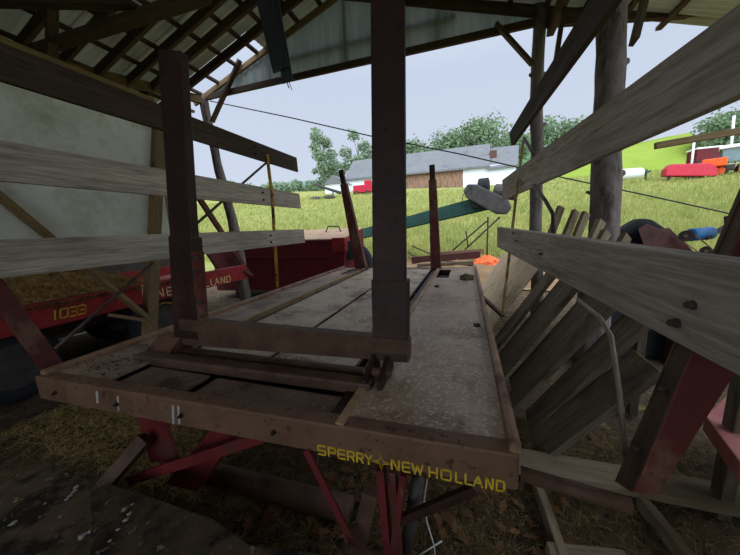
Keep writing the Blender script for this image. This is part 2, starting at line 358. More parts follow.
# bright mown hill field upper right, wooded slopes
def ridge(name, pts, depth, mat, label, cat, nz=8, rough=0):
    """a hillside given by its crest points; it falls towards the camera side and behind"""
    m = MB(); n = len(pts); K = 10
    for j in range(K+1):
        t = j/K
        for i, p in enumerate(pts):
            p = V(p); dirc = V((p.x, p.y, 0)).normalized(); base = p-dirc*depth; base.z = depth_z[name]
            q = base.lerp(p, t); q.z = base.z+(p.z-base.z)*(t**.9)+rough*noise.noise(q*.09)*min(t*2, 1)
            m.v.append(q)
    for i, p in enumerate(pts):
        p = V(p); dirc = V((p.x, p.y, 0)).normalized(); q = p+dirc*depth; q.z = depth_z[name]; m.v.append(q)
    for j in range(K+1):
        for i in range(n-1): a = j*n+i; m.f.append((a, a+1, a+n+1, a+n))
    return tag(m.build(name, mat, Mw=Matrix(), recalc=False, smooth=True), label, cat, kind='structure')
depth_z = {'hill_meadow': 6.0, 'hill_wooded': 0, 'hill_far': -5, 'hill_wooded_right': 4}
ridge('hill_meadow', [PF(a, b, 78) for a, b in ((515, 176), (540, 166), (575, 156), (620, 147), (660, 138), (692, 132), (705, 146), (716, 172))], 26, 'hillfield', 'bright green mown hillside at the upper right', 'hill')
ridge('hill_wooded', [PF(a, b, 170) for a, b in ((120, 215), (170, 200), (215, 194), (250, 190), (280, 189), (305, 186), (330, 184), (360, 176), (400, 168), (460, 158), (540, 152), (600, 150))], 70, 'forest', 'wooded green hillside beyond the meadow', 'hill', rough=3)
ridge('hill_far', [PF(a, b, 600) for a, b in ((100, 200), (170, 192), (230, 188), (265, 187), (285, 183), (310, 181), (330, 179), (350, 178), (380, 182), (420, 186), (500, 190), (640, 190), (760, 190))], 200, 'farhill', 'distant hill on the horizon with haze tinted into its colour', 'hill', rough=6)

# ---------------------------------------------------------------- shed roof
EX, RX = -5.6, -2.2
def rz(x): return 4.825+.33*(x+5.6) if x < RX else 4.825+.33*(RX+5.6)-.33*(x-RX)
roof = thing('ceiling', 'underside of the pole shed roof, rafters and purlins under pale sheets', 'ceiling', (-2.2, 1, 4.5), kind='structure')
rafter_y = [-3.6, -2.8, -2, -1.1, -.2, .5, 1.2, 2.0, 2.9, 3.36, 3.80, 4.24, 4.61, 5.06]
for y in rafter_y:
    for a, b in ((-7.0, RX), (RX, 1.3)):
        bar('rafter', (a, y, rz(a)-.09), (b, y, rz(b)-.09), .06, .15, 'rafter', roof, bevel=.004)
px_l = [-6.75, -6.2, -5.64, -5.16, -4.58, -4.08, -3.6, -3.1, -2.6]; px_r = [-1.9, -1.4, -.9, -.4, .1, .6, 1.1, 1.6, 2.1, 2.6]
for x in px_l+px_r:
    bar('purlin', (x, -4, rz(x)+.01), (x, 5.8, rz(x)+.01), .075, .05, 'rafter', roof, bevel=.004)
def corr(y0, y1, a, b, name):
    m = MB(); n = int((y1-y0)/.03); 
    for i in range(n+1):
        y = y0+(y1-y0)*i/n; d = .011*math.cos(i*math.pi/1.5)
        m.v += [V((a, y, rz(a)+.05+d)), V((b, y, rz(b)+.05+d))]
    for i in range(n): m.f.append((2*i, 2*i+1, 2*i+3, 2*i+2))
    return m.build(name, 'roofing', roof, recalc=False, smooth=True)
y = -4.1
for a, b in ((-7.15, RX), (RX, 3.2)):
    y = -4.1
    while y < 5.0:
        corr(y, min(y+.93, 5.1), a, b, 'roof_sheet'); y += .92
# one sheet still reaches the gable near the ridge
corr(5.1, 5.72, -3.95, RX, 'roof_sheet'); corr(5.1, 5.72, RX, 3.2, 'roof_sheet')
# gable
gab = thing('wall_back', 'open gable end of the shed with corrugated siding above a tie beam', 'wall', (-2.2, 5.6, 4.6), kind='structure')
m = MB(); n = 118; x0, x1 = -5.3, 1.15
for i in range(n+1):
    x = x0+(x1-x0)*i/n; d = .014*math.cos(i*math.pi/1.5); zb = 4.72
    m.v += [V((x, 5.63+d, zb)), V((x, 5.63+d, max(rz(x)-.02, zb+.01)))]
for i in range(n): m.f.append((2*i, 2*i+1, 2*i+3, 2*i+2))
m.build('gable_siding', 'siding', gab, recalc=False, smooth=True)
bar('tie_beam', (-5.75, 5.58, 4.76), (1.25, 5.58, 4.705), .06, .11, 'rafter', gab)
bar('rake_board', (-5.9, 5.57, rz(-5.9)-.05), (RX, 5.57, rz(RX)-.05), .05, .10, 'timber', gab, label='lighter rake board')
bar('rake_board', (RX, 5.57, rz(RX)-.05), (1.5, 5.57, rz(1.5)-.05), .06, .15, 'rafter', gab)
for x in (-3.9, -2.2, -.5):
    bar('gable_stud', (x, 5.69, 4.8), (x+.02, 5.69, rz(x)-.1), .05, .09, 'rafter', gab)
bar('gable_girt', (-4.2, 5.69, 5.13), (-.2, 5.69, 5.12), .05, .09, 'rafter', gab)
bar('knee_brace', PY(240, 60, 5.5), PY(212, 122, 5.5), .05, .1, 'rafter', gab, up=(0, 1, 0))
bar('knee_brace', PY(496, 24, 5.5), PY(532, 64, 5.5), .05, .11, 'rafter', gab, up=(0, 1, 0))
bar('wall_plate', (-5.62, 5.65, 4.72), (-6.62, 2.2, 4.44), .09, .16, 'plate', gab, label='brown eave plate')
bar('eave_beam', (1.1, 5.58, 4.72), (3.3, 5.58, 4.36), .09, .2, 'rafter', gab)
bar('wall_plate', (1.2, 5.7, 4.62), (1.2, -4, 4.62), .1, .18, 'rafter', gab)
# truss near the camera on the left
tr = thing('trim_1', 'rough roof truss timbers across the left bay', 'truss', (-4, 2.6, 4.2), kind='structure')
bar('web', PY(22, 55, 2.6), PY(205, -4, 2.6), .05, .17, 'rafter', tr, up=(0, 1, 0)) 
bar('web', PY(52, 3, 2.55), PY(52, 62, 2.55), .05, .11, 'rafter', tr, up=(0, 1, 0))
bar('chord', PY(-40, 3, 2.5), PY(135, 5, 2.5), .05, .12, 'rafter', tr, up=(0, 1, 0))
# partition on the left
pw = thing('wall_left', 'pale mouldy panel partition on timber posts left of the wagon', 'wall', (-4, 1, 0), kind='structure')
m = MB(); ns = 34
for i in range(ns+1):
    y = -3.9+(6.98)*i/ns; d = .012*noise.noise(V((y*2, 0, 0))); m.v += [V((-4.03+d, y, 1.62)), V((-4.03+d, y, 3.52)), V((-4.05+d, y, 1.62)), V((-4.05+d, y, 3.52))]
for i in range(ns):
    a = 4*i; m.f += [(a, a+1, a+5, a+4), (a+2, a+6, a+7, a+3), (a+1, a+3, a+7, a+5), (a, a+4, a+6, a+2)]
m.f += [(0, 2, 3, 1), (4*ns, 4*ns+1, 4*ns+3, 4*ns+2)]
m.build('panel', 'panel', pw, recalc=True)
bar('post', PX(149, 345, -4.0), PX(158.5, 120, -4.0), .13, .12, 'timber', pw, up=(1, 0, 0))
bar('post', (-4.0, -.6, 0), (-4.0, -.5, 4.9), .11, .12, 'timber', pw, up=(1, 0, 0))
bar('brace', PX(-25, 176, -3.97), PX(152, 322, -3.97), .045, .12, 'timber', pw, up=(1, 0, 0))
bar('girt', PX(110, 315, -3.98), PX(150, 321, -3.98), .04, .09, 'timber', pw, up=(1, 0, 0))
bar('girt', (-4.0, -4, 3.5), (-4.0, 3.1, 3.5), .08, .1, 'timber', pw)
ow = thing('wall_outer', 'dark outer siding behind the red wagon', 'wall', (-6.9, 0, 0), kind='structure')
MB().box((-6.95, -4.1, 0), (-6.9, 5.5, 4.4)).build('siding', 'outwall', ow)
wf = thing('wall_front_added', 'unseen board wall added behind the viewpoint, with a wide doorway opened to let light in', 'wall', (-2, -4.1, 0), kind='structure')  # added wall cuts light from behind, its doorway lets some fill in
MB().box((-6.9, -4.15, 0), (-2.6, -4.1, 5.0)).box((-2.6, -4.15, 3.2), (1.2, -4.1, 5.4)).box((1.2, -4.15, 0), (3.3, -4.1, 5.0)).build('siding', 'outwall', wf)
wr = thing('wall_right_added', 'unseen closed siding added along the right side near the viewpoint to block light', 'wall', (3.3, -2, 0), kind='structure')  # added siding that keeps side light off the near floor
MB().box((3.3, -4.1, 0), (3.35, .9, 4.1)).build('siding', 'outwall', wr)

# log posts
def log(name, pts, radii, label, knobs=()):
    t = thing(name, label, 'post', (pts[0][0], pts[0][1], 0))
    P = [V(p) for p in pts]; fine = []; rad = []
    N = 26
    for i in range(N+1):
        u = i/N*(len(P)-1); k = min(int(u), len(P)-2); w = u-k
        p = P[k].lerp(P[k+1], w); r = radii[k]*(1-w)+radii[k+1]*w
        fine.append(p+V((noise.noise(p*1.7), noise.noise(p*1.7+V((9, 0, 0))), 0))*.025); rad.append(r*(1+.10*noise.noise(p*2.6+V((0, 5, 0)))))
    MB().tube(fine, .1, 14, rad).build('trunk', 'log', t, smooth=True)
    m = MB()
    for z, ang, r, L in knobs:
        i = min(range(len(fine)), key=lambda q: abs(fine[q].z-z)); c = fine[i]; d = V((math.cos(ang), math.sin(ang), .35)).normalized()
        MB().tube([c, c+d*(rad[i]*.9), c+d*(rad[i]+L)], r, 8, [r*1.7, r*1.2, r*.7]).build('knot', 'log', t, smooth=True)
    return t
log('log_post', [(-5.12, 5.6, 0), PY(235, 230, 5.6), PY(216, 160, 5.6), PY(203, 95, 5.6)], [.13, .115, .1, .095], 'leaning log post at the far left corner of the shed', [(2.6, .2, .03, .05), (3.4, 2.8, .03, .04)])
log('log_post', [(1.22, 5.6, 0), PY(536, 220, 5.6), PY(537, 110, 5.6), PY(541, -2, 5.6)], [.10, .095, .092, .088], 'slim upright log post left of the thick log post on the right', [(2.5, 3.2, .025, .04), (3.2, 0, .03, .05), (4.0, .2, .03, .05), (3.9, 3.4, .03, .04)])
log('log_post', [(PF(604, 222, 3.2).x-.03, PF(604, 222, 3.2).y, 0), PF(604, 222, 3.2), PF(607, 110, 3.2), PF(613, -20, 3.2), PF(615, -60, 3.2)], [.165, .14, .136, .136, .136], 'thick knotty log post rising behind the leaning planks', [(2.05, 2.9, .02, .05), (2.55, 3.3, .018, .05), (2.75, .1, .035, .05), (2.1, 0, .04, .03), (3.25, .0, .04, .03)])
bt = bar('knee_brace', PF(634, 42, 3.22), PF(654, -40, 3.22), .05, .13, 'rafter', None, up=(0, 1, 0)); tag(bt, 'short dark knee brace at the top of the thick log post', 'brace')
bt = bar('knee_brace', PF(553, 80, 3.9), PF(568, -20, 3.9), .05, .09, 'rafter', None, up=(0, 1, 0)); tag(bt, 'thin slanted brace between the two right log posts', 'brace')
bt = bar('girt', PY(655, 146, 4.6), PY(790, 122, 4.6), .05, .075, 'timber', None); tag(bt, 'pale horizontal rail at the right edge above the tractor', 'rail')
bar('post', (3.55, 4.6, 0), (3.55, 4.6, 4.2), .14, .14, 'rafter', bt)

# ================================================================== MAIN BALE WAGON
wag = thing('bale_wagon', 'rusty bale wagon bed in the centre with yellow lettering on its front beam', 'wagon', (-1.0, 2.9, 0))
# front beam
bx0, bx1 = V((-2.22, .80, 0)), V((.17, .885, 0))
fd = (bx1-bx0).normalized(); fn = V((fd.y, -fd.x, 0))
m = MB()
def strip(z0, z1, o0, o1): 
    A = [bx0-fn*0+fn*-o0+V((0, 0, z)) for z in (z0, z1)]
    return m.hexa([bx0-fn*o0+V((0, 0, z0)), bx0-fn*o1+V((0, 0, z0)), bx0-fn*o1+V((0, 0, z1)), bx0-fn*o0+V((0, 0, z1))], [bx1-fn*o0+V((0, 0, z0)), bx1-fn*o1+V((0, 0, z0)), bx1-fn*o1+V((0, 0, z1)), bx1-fn*o0+V((0, 0, z1))])
strip(.872, 1.006, 0, .07)
fb = m.build('front_beam', 'beam', wag, bevel=.012)
# lettering
def on_beam(px): 
    r = ray(px[0], px[1]); t = (bx0-EYE).dot(fn)/r.dot(fn); p = EYE+r*t; return (p-bx0).dot(fd), p.z
def letters(px_list, zlo, zhi):
    out = []
    for ch, a, b, yb, yt in px_list:
        s0, z0 = on_beam((a, yb)); s1, z1 = on_beam((b, yb+(b-a)*.2)); _, zt = on_beam((a, yt))
        out.append((ch, s0, s1-s0, zt-z0, z0))
    return out
txt = [('S', 318, 326.5), ('P', 328.5, 336.5), ('E', 338, 346), ('R', 347.5, 355), ('R', 356.5, 364), ('Y', 365, 373), ('*', 376.5, 386.5), ('N', 391, 400), ('E', 402, 410.5), ('W', 411.5, 424), ('H', 428.5, 438), ('O', 440.5, 452), ('L', 455, 462.5), ('L', 464.5, 472), ('A', 472.5, 483.5), ('N', 485, 493.5), ('D', 495.5, 505)]
items = []
for ch, a, b in txt:
    yb = 453.5+(a-318)*.203; s0, z0 = on_beam((a, yb)); s1, _ = on_beam((b, yb)); _, zt = on_beam((a, yb-9.3-(a-318)*.008))
    items.append((ch, s0+.003, (s1-s0)*.93-.004, (zt-z0)*.92, z0))
lettering(items, bx0+fn*.001, fd, (0, 0, 1), 'yellow', fb, st=.0062)
for s in (.16, .62, 1.02, 1.5): bolt(bx0+fd*s+fn*.001+V((0, 0, .93)), fn, .008, 'hole', fb)
for px, ya_, yb_, w_ in ((97, 391, 403, 2.2), (173, 405, 424, 2), (178.5, 406, 424, 2), (118, 396, 411, 1.6)):
    P = []
    for a, b in ((px-w_/2, ya_), (px+w_/2, ya_), (px+w_/2+1, yb_), (px-w_/2+1, yb_)):
        s0, z0 = on_beam((a, b)); P.append(bx0+fd*s0+V((0, 0, z0)))
    MB().hexa([p+fn*.0005 for p in P], [p+fn*.002 for p in P]).build('white_streak', 'dropping', fb)
# deck
def plate(name, x0, x1, y0, y1, z, mat, th=.012, holes=(), bevel=.002, label=None):
    m = MB(); xs = sorted({x0, x1, *[h[0] for h in holes], *[h[1] for h in holes]}); yy = sorted({y0, y1, *[h[2] for h in holes], *[h[3] for h in holes]})
    for a, b in zip(xs, xs[1:]):
        for c, d in zip(yy, yy[1:]):
            if any(h[0] <= a and b <= h[1] and h[2] <= c and d <= h[3] for h in holes): continue
            m.box((a, c, z-th), (b, d, z))
    return m.build(name, mat, wag, label=label)
plate('deck_panel', -2.17, -1.76, .87, 5.0, 1.0, 'deck_l', holes=[(-1.97, -1.80, 4.25, 4.9)])
plate('deck_panel', -1.66, -1.105, 1.33, 5.0, .995, 'deck_c')
plate('deck_panel', -1.065, -.535, 1.33, 5.0, .995, 'deck_c')
rp = plate('deck_panel', -.425, .14, .90, 5.0, 1.001, 'deck', holes=[(-.40, -.22, 4.05, 4.8)])
plate('deck_panel', -1.74, -1.30, .88, 1.09, .975, 'deck_front', label='sunken front panel')
plate('deck_panel', -1.235, -.52, .89, 1.08, .975, 'deck_front', label='sunken front panel')
plate('deck_panel', -1.74, -.45, 1.19, 1.32, .985, 'deck_front')
MB().box((-.455, .87, .94), (-.42, 5.0, 1.012)).build('deck_edge', 'edge', wag, bevel=.003, label='tan strip along the slot')
MB().box((-1.765, 1.3, .94), (-1.745, 5.0, 1.012)).build('deck_edge', 'edge', wag, bevel=.003)
MB().box((-1.66, 1.33, .93), (-1.645, 5.0, 1.005)).build('deck_edge', 'frame', wag, bevel=.003)
MB().box((-.55, 1.33, .93), (-.535, 5.0, 1.005)).build('deck_edge', 'frame', wag, bevel=.003)
MB().box((-1.105, 1.33, .96), (-1.065, 5.0, .975)).build('channel_floor_backing', 'frame', wag)
MB().box((-1.74, 1.3, .88), (-1.665, 5.0, .90)).build('channel_floor_backing', 'frame', wag)
MB().box((-2.1, 3.9, .86), (.1, 4.97, .87)).box((-2.1, 4.95, .87), (.1, 4.97, .988)).build('rear_dark_backing', 'frame', wag)  # dark pan added underneath so the rear deck holes look shaded
MB().box((-1.76, .87, .90), (-.44, 1.34, .92)).build('channel_floor_backing', 'frame', wag)  # added dark plate standing in for shade below the front gaps
bar('cross_bar', (-1.90, 1.13, 1.0), (-.40, 1.155, 1.0), .07, .06, 'rust', wag, bevel=.012)
bar('cross_bar', (-1.90, 1.275, .985), (-.44, 1.29, .985), .05, .05, 'rust', wag, bevel=.01)
bar('cross_bar', (-2.17, 5.0, .97), (.14, 5.0, .97), .05, .07, 'rust', wag, bevel=.008)
bar('side_rail', (.155, .89, 1.0), (.155, 5.02, 1.0), .038, .085, 'rail', wag, bevel=.016)
bar('side_rail', (-2.19, .82, .995), (-2.19, 5.02, .995), .05, .075, 'rail', wag, bevel=.016)
for x in (-1.9, -.48, .05):     # long members under the deck
    bar('frame_rail', (x, .9, .93), (x, 5.0, .93), .07, .11, 'frame', wag, bevel=.006)
for y in (1.9, 3.1, 4.3):
    bar('frame_rail', (-2.15, y, .93), (.12, y, .93), .06, .1, 'frame', wag, bevel=.006)
# lift frame (two posts and a crossbeam, tipped back a little)
tip = lambda z: .10*(z-1.0)
yb = 1.36
m = MB(); m.hexa([PY(178, 319, 1.29), PY(409, 341, 1.29), PY(409, 363, 1.29), PY(180, 345, 1.29)], [p+V((0, .07, 0)) for p in (PY(178, 319, 1.29), PY(409, 341, 1.29), PY(409, 363, 1.29), PY(180, 345, 1.29))]); lf = m.build('lift_frame', 'rust', wag, bevel=.008)
def lpost(bl, br, tl, tr_, yf, yt, dep):
    A = [PY(*bl, yf), PY(*br, yf)]; B = [PY(*tl, yt), PY(*tr_, yt)]; e = V((0, dep, 0)); dn = V((0, 0, 0))
    m = MB(); m.hexa([A[0], A[1], A[1]+e, A[0]+e], [B[0], B[1], B[1]+e, B[0]+e]); return m
lp = lpost((176, 335), (198, 338), (157, 49), (180, 50), 1.30, 1.46, .055).build('post', 'frame', lf, bevel=.008)
rpst = lpost((373, 358), (406, 362), (370, -3), (404, -2), 1.30, 1.46, .04).build('post', 'frame', lf, bevel=.008)
lpost((174, 338), (198, 340), (168, 236), (191, 238), 1.285, 1.345, .08).build('post_sleeve', 'frame', lf, bevel=.004)
lpost((373, 360), (407, 363), (371, 280), (407, 281), 1.285, 1.335, .08).build('post_sleeve', 'frame', lf, bevel=.004)
sp_ = lpost((198, 325), (205, 326), (190.5, 251), (200, 252), 1.29, 1.335, .03).build('side_plate', 'redpost', lf, bevel=.003, label='lighter red bolted side plate')
for a in ((195.5, 258), (197.5, 271), (200.5, 302), (202, 316)): bolt(PY(*a, 1.292), (0, -1, 0), .011, 'darkmetal', lf)
for x in (-.36, -.43):
    m = MB(); a = [(x-.012, 1.13, .985), (x-.012, 1.36, .985), (x-.012, 1.36, 1.10), (x-.012, 1.30, 1.10), (x-.012, 1.13, 1.04)]
    m.hexa(a, [(q[0]+.024, q[1], q[2]) for q in a]); m.build('pivot_lug', 'frame', lf, bevel=.004)
m = MB(); a = [(-1.93, 1.15, .985), (-1.93, 1.36, .985), (-1.93, 1.36, 1.08), (-1.93, 1.28, 1.08)]; m.hexa(a, [(q[0]+.2, q[1], q[2]) for q in a]); m.build('pivot_lug', 'redpost', lf, bevel=.004)
MB().lathe((-.46, 1.22, 1.04), (1, 0, 0), [(0, .022), (.13, .022)], 12).build('pivot_pin', 'rust', lf, smooth=False)
# rear posts
def rear(px0, px1, w0, w1, name='rear_post'):
    p0 = PY(px0[0], px0[1], 4.97); p1 = PY(px1[0], px1[1], 5.0); p0.z = 1.0
    d = p1-p0; k = p0+d*.86
    o = MB().bar(p0, k, w0, .10, up=(0, 1, 0), w1=w1).build(name, 'redpost', wag, bevel=.006)
    MB().bar(k-d*.02, p1, w1*.72, .06, up=(0, 1, 0)).build('post_tip', 'frame', o, bevel=.004); return o
rear((361.5, 268), (341, 170), .21, .12); rear((436, 269), (432, 165), .17, .12)
# side racks: left
LB = [(-2.40, 1.535, 1.745, 4.02, 'board'), (-2.45, 2.065, 2.29, 4.06, 'board'), (-2.50, 2.63, 2.845, 4.15, 'board_brown')]
for x, z0, z1, y1, mt in LB:
    o = board('rack_board', ((x, .15, z0), (x-.01, .15, z1)), ((x, y1, z0+.005), (x-.01, y1, z1+.005)), (-.036, 0, 0), mt, wag, label='dark brown top rack board' if mt == 'board_brown' else None)
    for yy in (3.17, ):
        for zz in (.3, .7): bolt((x+.002, yy, z0+(z1-z0)*zz), (1, 0, 0), .010, 'hole', o)
def chan(name, p0, p1, w, dep, mat, parent, out):
    """channel post: web facing the board, two flanges going outward"""
    p0, p1, out = V(p0), V(p1), V(out).normalized(); d = (p1-p0).normalized(); s = d.cross(out).normalized(); m = MB(); t = .014
    def slab(a0, a1, b0, b1):
        q = lambda p: [p+s*a0+out*b0, p+s*a1+out*b0, p+s*a1+out*b1, p+s*a0+out*b1]
        m.hexa(q(p0), q(p1))
    slab(-w/2, w/2, 0, t); slab(-w/2, -w/2+t, t, dep); slab(w/2-t, w/2, t, dep)
    return m.build(name, mat, parent, bevel=.003)
chan('rack_post', (-2.36, .97, .88), (-2.78, .52, 3.0), .085, .05, 'redpost', wag, (-1, 0, -.18))
MB().tube([PX(277.5, 287, -2.40), PX(272, 195, -2.45), PX(267, 155, -2.5)], .022, 10).build('rack_pipe', 'ypipe', wag, smooth=True, label='chipped yellow pipe')
MB().tube([PX(55, 349, -2.40), PX(153, 263, -2.41)], .012, 8).build('brace_rod', 'rodd', wag, smooth=True)
MB().tube([PX(195, 225, -2.47), PX(266, 163, -2.52)], .014, 8).build('brace_rod', 'rodd', wag, smooth=True)
bar('rack_arm', (-2.36, 3.16, .95), (-2.1, 3.16, .95), .05, .06, 'rust', wag)
bar('rack_arm', (-2.38, .97, .93), (-2.15, .95, .93), .1, .08, 'redpost', wag)
# right
def corners(a, xa, b, xb): return (PX(*a, xa), PX(*b, xb))
def stretch(q_far, q_near, ynear=.2):
    out = []
    for p, q in zip(q_far, q_near):
        k = (ynear-p.y)/(q.y-p.y); out.append(p.lerp(q, k))
    return out
def rboard(fb_, ft_, nb_, nt_, mt, lab=None):
    far = (PX(*fb_[:2], fb_[2]), PX(*ft_[:2], ft_[2])); near = stretch(far, (PX(*nb_[:2], nb_[2]), PX(*nt_[:2], nt_[2])))
    return board('rack_board', far, near, (.042, 0, .004), mt, wag, label=lab), far, near
o1, f1, n1 = rboard((497, 247, .38), (497, 227, .375), (740, 377, .48), (740, 263, .46), 'board')
o2, f2, n2 = rboard((503, 200, .45), (502, 180, .425), (740, 95, .585), (740, 3, .61), 'board')
o3, f3, n3 = rboard((511, 146, .50), (509, 133, .48), (615, 0, .665), (589, 0, .675), 'board_brown')
for px, py in ((695, 305), (677, 323)): bolt(PX(px, py, .468), (-1, 0, 0), .0085, 'darkmetal', o1)
for px, py in ((542, 254), (517, 241), (514, 233)): bolt(PX(px, py, .392), (-1, 0, 0), .006, 'darkmetal', o1)
C0, L0 = PX(634, 492, .42), PX(616, 481, .42); R0 = PY(656, 499, C0.y)
C1, L1 = PX(690, 354, .50), PX(672, 350, .50); R1 = PY(736, 374, C1.y); kk = 3.2
q0 = [L0, C0, R0, L0+R0-C0]; q1 = [a+(b-a)*kk for a, b in zip(q0, [L1, C1, R1, L1+R1-C1])]
m = MB(); m.hexa(q0, q1); rpo = m.build('rack_post', 'redpost', wag, bevel=.006)
m = MB(); o_ = V((-.004, -.002, 0)); m.hexa([L0+o_, C0+o_, C0, L0], [a+(b-a)*kk for a, b in zip([L0+o_, C0+o_, C0, L0], [L1+o_, C1+o_, C1, L1])]); m.build('flange', 'rust', rpo, label='brown rusty flange')
for t in (.3, .75): bolt(L0.lerp(L1, t)*.5+C0.lerp(C1, t)*.5, (-1, -.25, 0), .007, 'darkmetal', rpo)
MB().tube([(.17, .87, .955), (.43, .835, .955)], .022, 10).build('rack_arm', 'rust', wag, smooth=True)
MB().bar(PX(502, 318, .36), PX(518, 180, .47), .055, .02, up=(1, 0, 0)).build('rack_pipe', 'tanpipe', wag, bevel=.003, label='tan flat upright bar')
MB().bar((.16, 3.35, .93), PX(503, 316, .36), .04, .03).build('rack_arm', 'rust', wag, bevel=.004)
MB().tube([PX(578, 300, .46), PX(600, 318, .46), PX(611, 336, .46), PX(619, 390, .46), PX(626, 458, .46)], .008, 8).build('brace_rod', 'rod', wag, smooth=True, label='bent steel rod')
MB().tube([PX(534, 185, .50), PX(545, 200, .5), PX(553, 214, .5), PX(553.5, 236, .48)], .012, 8).build('brace_rod', 'rodd', wag, smooth=True)
MB().tube([PX(524, 138, .54), PX(541, 168, .54)], .014, 8).build('brace_rod', 'rodd', wag, smooth=True)
MB().bar(PX(523, 142, .53), PX(518, 185, .49), .04, .02, up=(1, 0, 0)).build('rack_pipe', 'tanpipe', wag, bevel=.003)
# under structure seen below the front beam
m = MB(); a = [PY(134, 408, 1.08), PY(163, 418, 1.08), PY(176, 462, 1.08), PY(150, 462, 1.08)]; m.hexa(a, [p+V((.012, .02, 0)) for p in a]); m.build('leg_plate', 'reddark', wag, bevel=.003)
m = MB(); a = [PY(212, 428, 1.12), PY(238, 434, 1.12), PY(196, 492, 1.12), PY(165, 484, 1.12)]; m.hexa(a, [p+V((.0, .05, 0)) for p in a]); m.build('leg_plate', 'reddark', wag, bevel=.003)
MB().bar(PY(128, 481, .98), PY(262, 437, 1.04), .06, .018, up=(0, 1, 0)).build('brace', 'reddark', wag, bevel=.004)
MB().tube([PY(195, 470, 1.35)+V((-.15, 0, 0)), PY(350, 510, 1.35)], .075, 16).build('cross_tube', 'rust', wag, smooth=True)
MB().bar(PY(306, 450, .98), PY(354, 545, .96), .035, .012, up=(0, 1, 0)).build('brace', 'reddark', wag, bevel=.003)
MB().tube([PY(318, 455, 1.25), PY(314, 486, 1.25)], .006, 6).build('brace', 'rodd', wag)
for a, b, w, mt in (((381, 468), (389, 560), .035, 'reddark'), ((393, 470), (399, 560), .028, 'redpost'), ((404, 473), (392, 560), .03, 'reddark')):
    p, q = PY(*a, 1.02), PY(*b, 1.0); e = q+(q-p)*((q.z-.0)/(p.z-q.z)); e.z = 0
    MB().bar(p, e, w, .04, up=(0, 1, 0)).build('leg', mt, wag, bevel=.004)
MB().tube([PY(418, 478, 1.12), PY(404, 560, 1.12)], .03, 10).build('leg', 'darkmetal', wag, smooth=True)
MB().bar(PY(372, 490, 1.06), PY(352, 570, 1.06), .075, .06, up=(0, 1, 0)).build('prop_timber', 'rust', wag, bevel=.005)
MB().bar(PY(476, 488, 1.0), PY(398, 521, 1.02), .035, .03, up=(0, 1, 0)).build('brace', 'frame', wag, bevel=.004)
def wheel(parent, c, ax, R0, w, rimmat, name='wheel'):
    ax = V(ax)
    t = MB().lathe(V(c)-ax*w/2, ax, [(0, R0*.62), (w*.08, R0*.86), (w*.22, R0*.985), (w*.5, R0), (w*.78, R0*.985), (w*.92, R0*.86), (w, R0*.62)], 28).build(name, 'tire', parent, smooth=True)
    MB().lathe(V(c)-ax*w*.53, ax, [(0, R0*.58), (w*.04, R0*.6), (w*.10, R0*.2), (w*.96, R0*.2), (w*1.02, R0*.6), (w*1.06, R0*.58)], 20).build('rim', rimmat, t)
    return t
for x in (-1.75, -.35): wheel(wag, (x, 3.6, .4), (1, 0, 0), .4, .26, 'ypipe')
MB().tube([(-1.85, 3.6, .4), (-.25, 3.6, .4)], .04, 10).build('axle', 'rust', wag, smooth=True)
for x in (-1.75, -.35): MB().bar((x+.2, 3.6, .4), (x+.2, 3.6, .92), .08, .1, up=(0, 1, 0)).build('axle_bracket', 'frame', wag)

# ================================================================== RED WAGON ON THE LEFT
rw = thing('bale_wagon', 'red bale wagon behind the left rack with hay on its deck and cream lettering', 'wagon', (-5.2, 2.6, 0))
X2 = -4.3
def on_rail(px, py): p = PX(px, py, X2); return p
m = MB()
a0, a1 = V((X2, -.6, .81)), V((X2, 4.80, .80)); h0, h1 = .27, .29
m.hexa([a0, a0+V((0, 0, h0)), a0+V((-.09, 0, h0)), a0+V((-.09, 0, 0))], [a1, a1+V((0, 0, h1)), a1+V((-.09, 0, h1)), a1+V((-.09, 0, 0))])
rl = m.build('side_rail', 'red', rw, bevel=.012)
def rail_items(lst, h_px):
    out = []
    for ch, a, b, yb in lst:
        p = PX(a, yb, X2); q = PX(b, yb, X2); t = PX(a, yb-h_px, X2); out.append((ch, p.y, q.y-p.y, t.z-p.z, p.z))
    return out
L = [('N', 157, 164.5, 297.5), ('E', 167, 173, 295.5), ('W', 176, 184, 293.5), ('H', 190, 195, 291), ('O', 197, 202, 289.5), ('L', 205, 209.5, 287), ('L', 211, 215, 286), ('A', 215, 220, 284.8), ('N', 221, 225.5, 283.6), ('D', 226.5, 231, 282.6)]
its = rail_items(L, 8.5)
for wd in (its[:3], its[3:]): lettering([(c, y+.01, w*.92-.01, .115, z) for c, y, w, h, z in wd], (X2+.001, 0, 0), (0, 1, 0), (0, 0, 1), 'cream', rl, st=.016)
L = [('1', 52, 57, 320), ('0', 60, 68, 318.5), ('3', 70, 77.5, 316.5), ('3', 79, 86, 314.5)]
its = rail_items(L, 9)
lettering([(c, y, w, .10, z) for c, y, w, h, z in its], (X2+.001, 0, 0), (0, 1, 0), (0, 0, 1), 'yellow', rl, st=.013, slant=.2, name='number')
p = PX(143, 297, X2); MB().box((X2, p.y, p.z), (X2+.003, p.y+.05, p.z+.17)).build('decal', 'cream', rl)
MB().box((-6.2, -.6, .86), (X2-.09, 4.75, .9)).build('deck', 'redpale', rw, bevel=.004, label='faded pinkish red deck')
bar('side_rail', (-6.25, -.6, .94), (-6.25, 4.75, .94), .09, .28, 'red', rw, bevel=.01)
MB().bar((X2-.03, 4.72, .96), (X2-.03, 4.93, .84), .06, .16, up=(1, 0, 0)).build('end_hook', 'redpost', rw, bevel=.01)
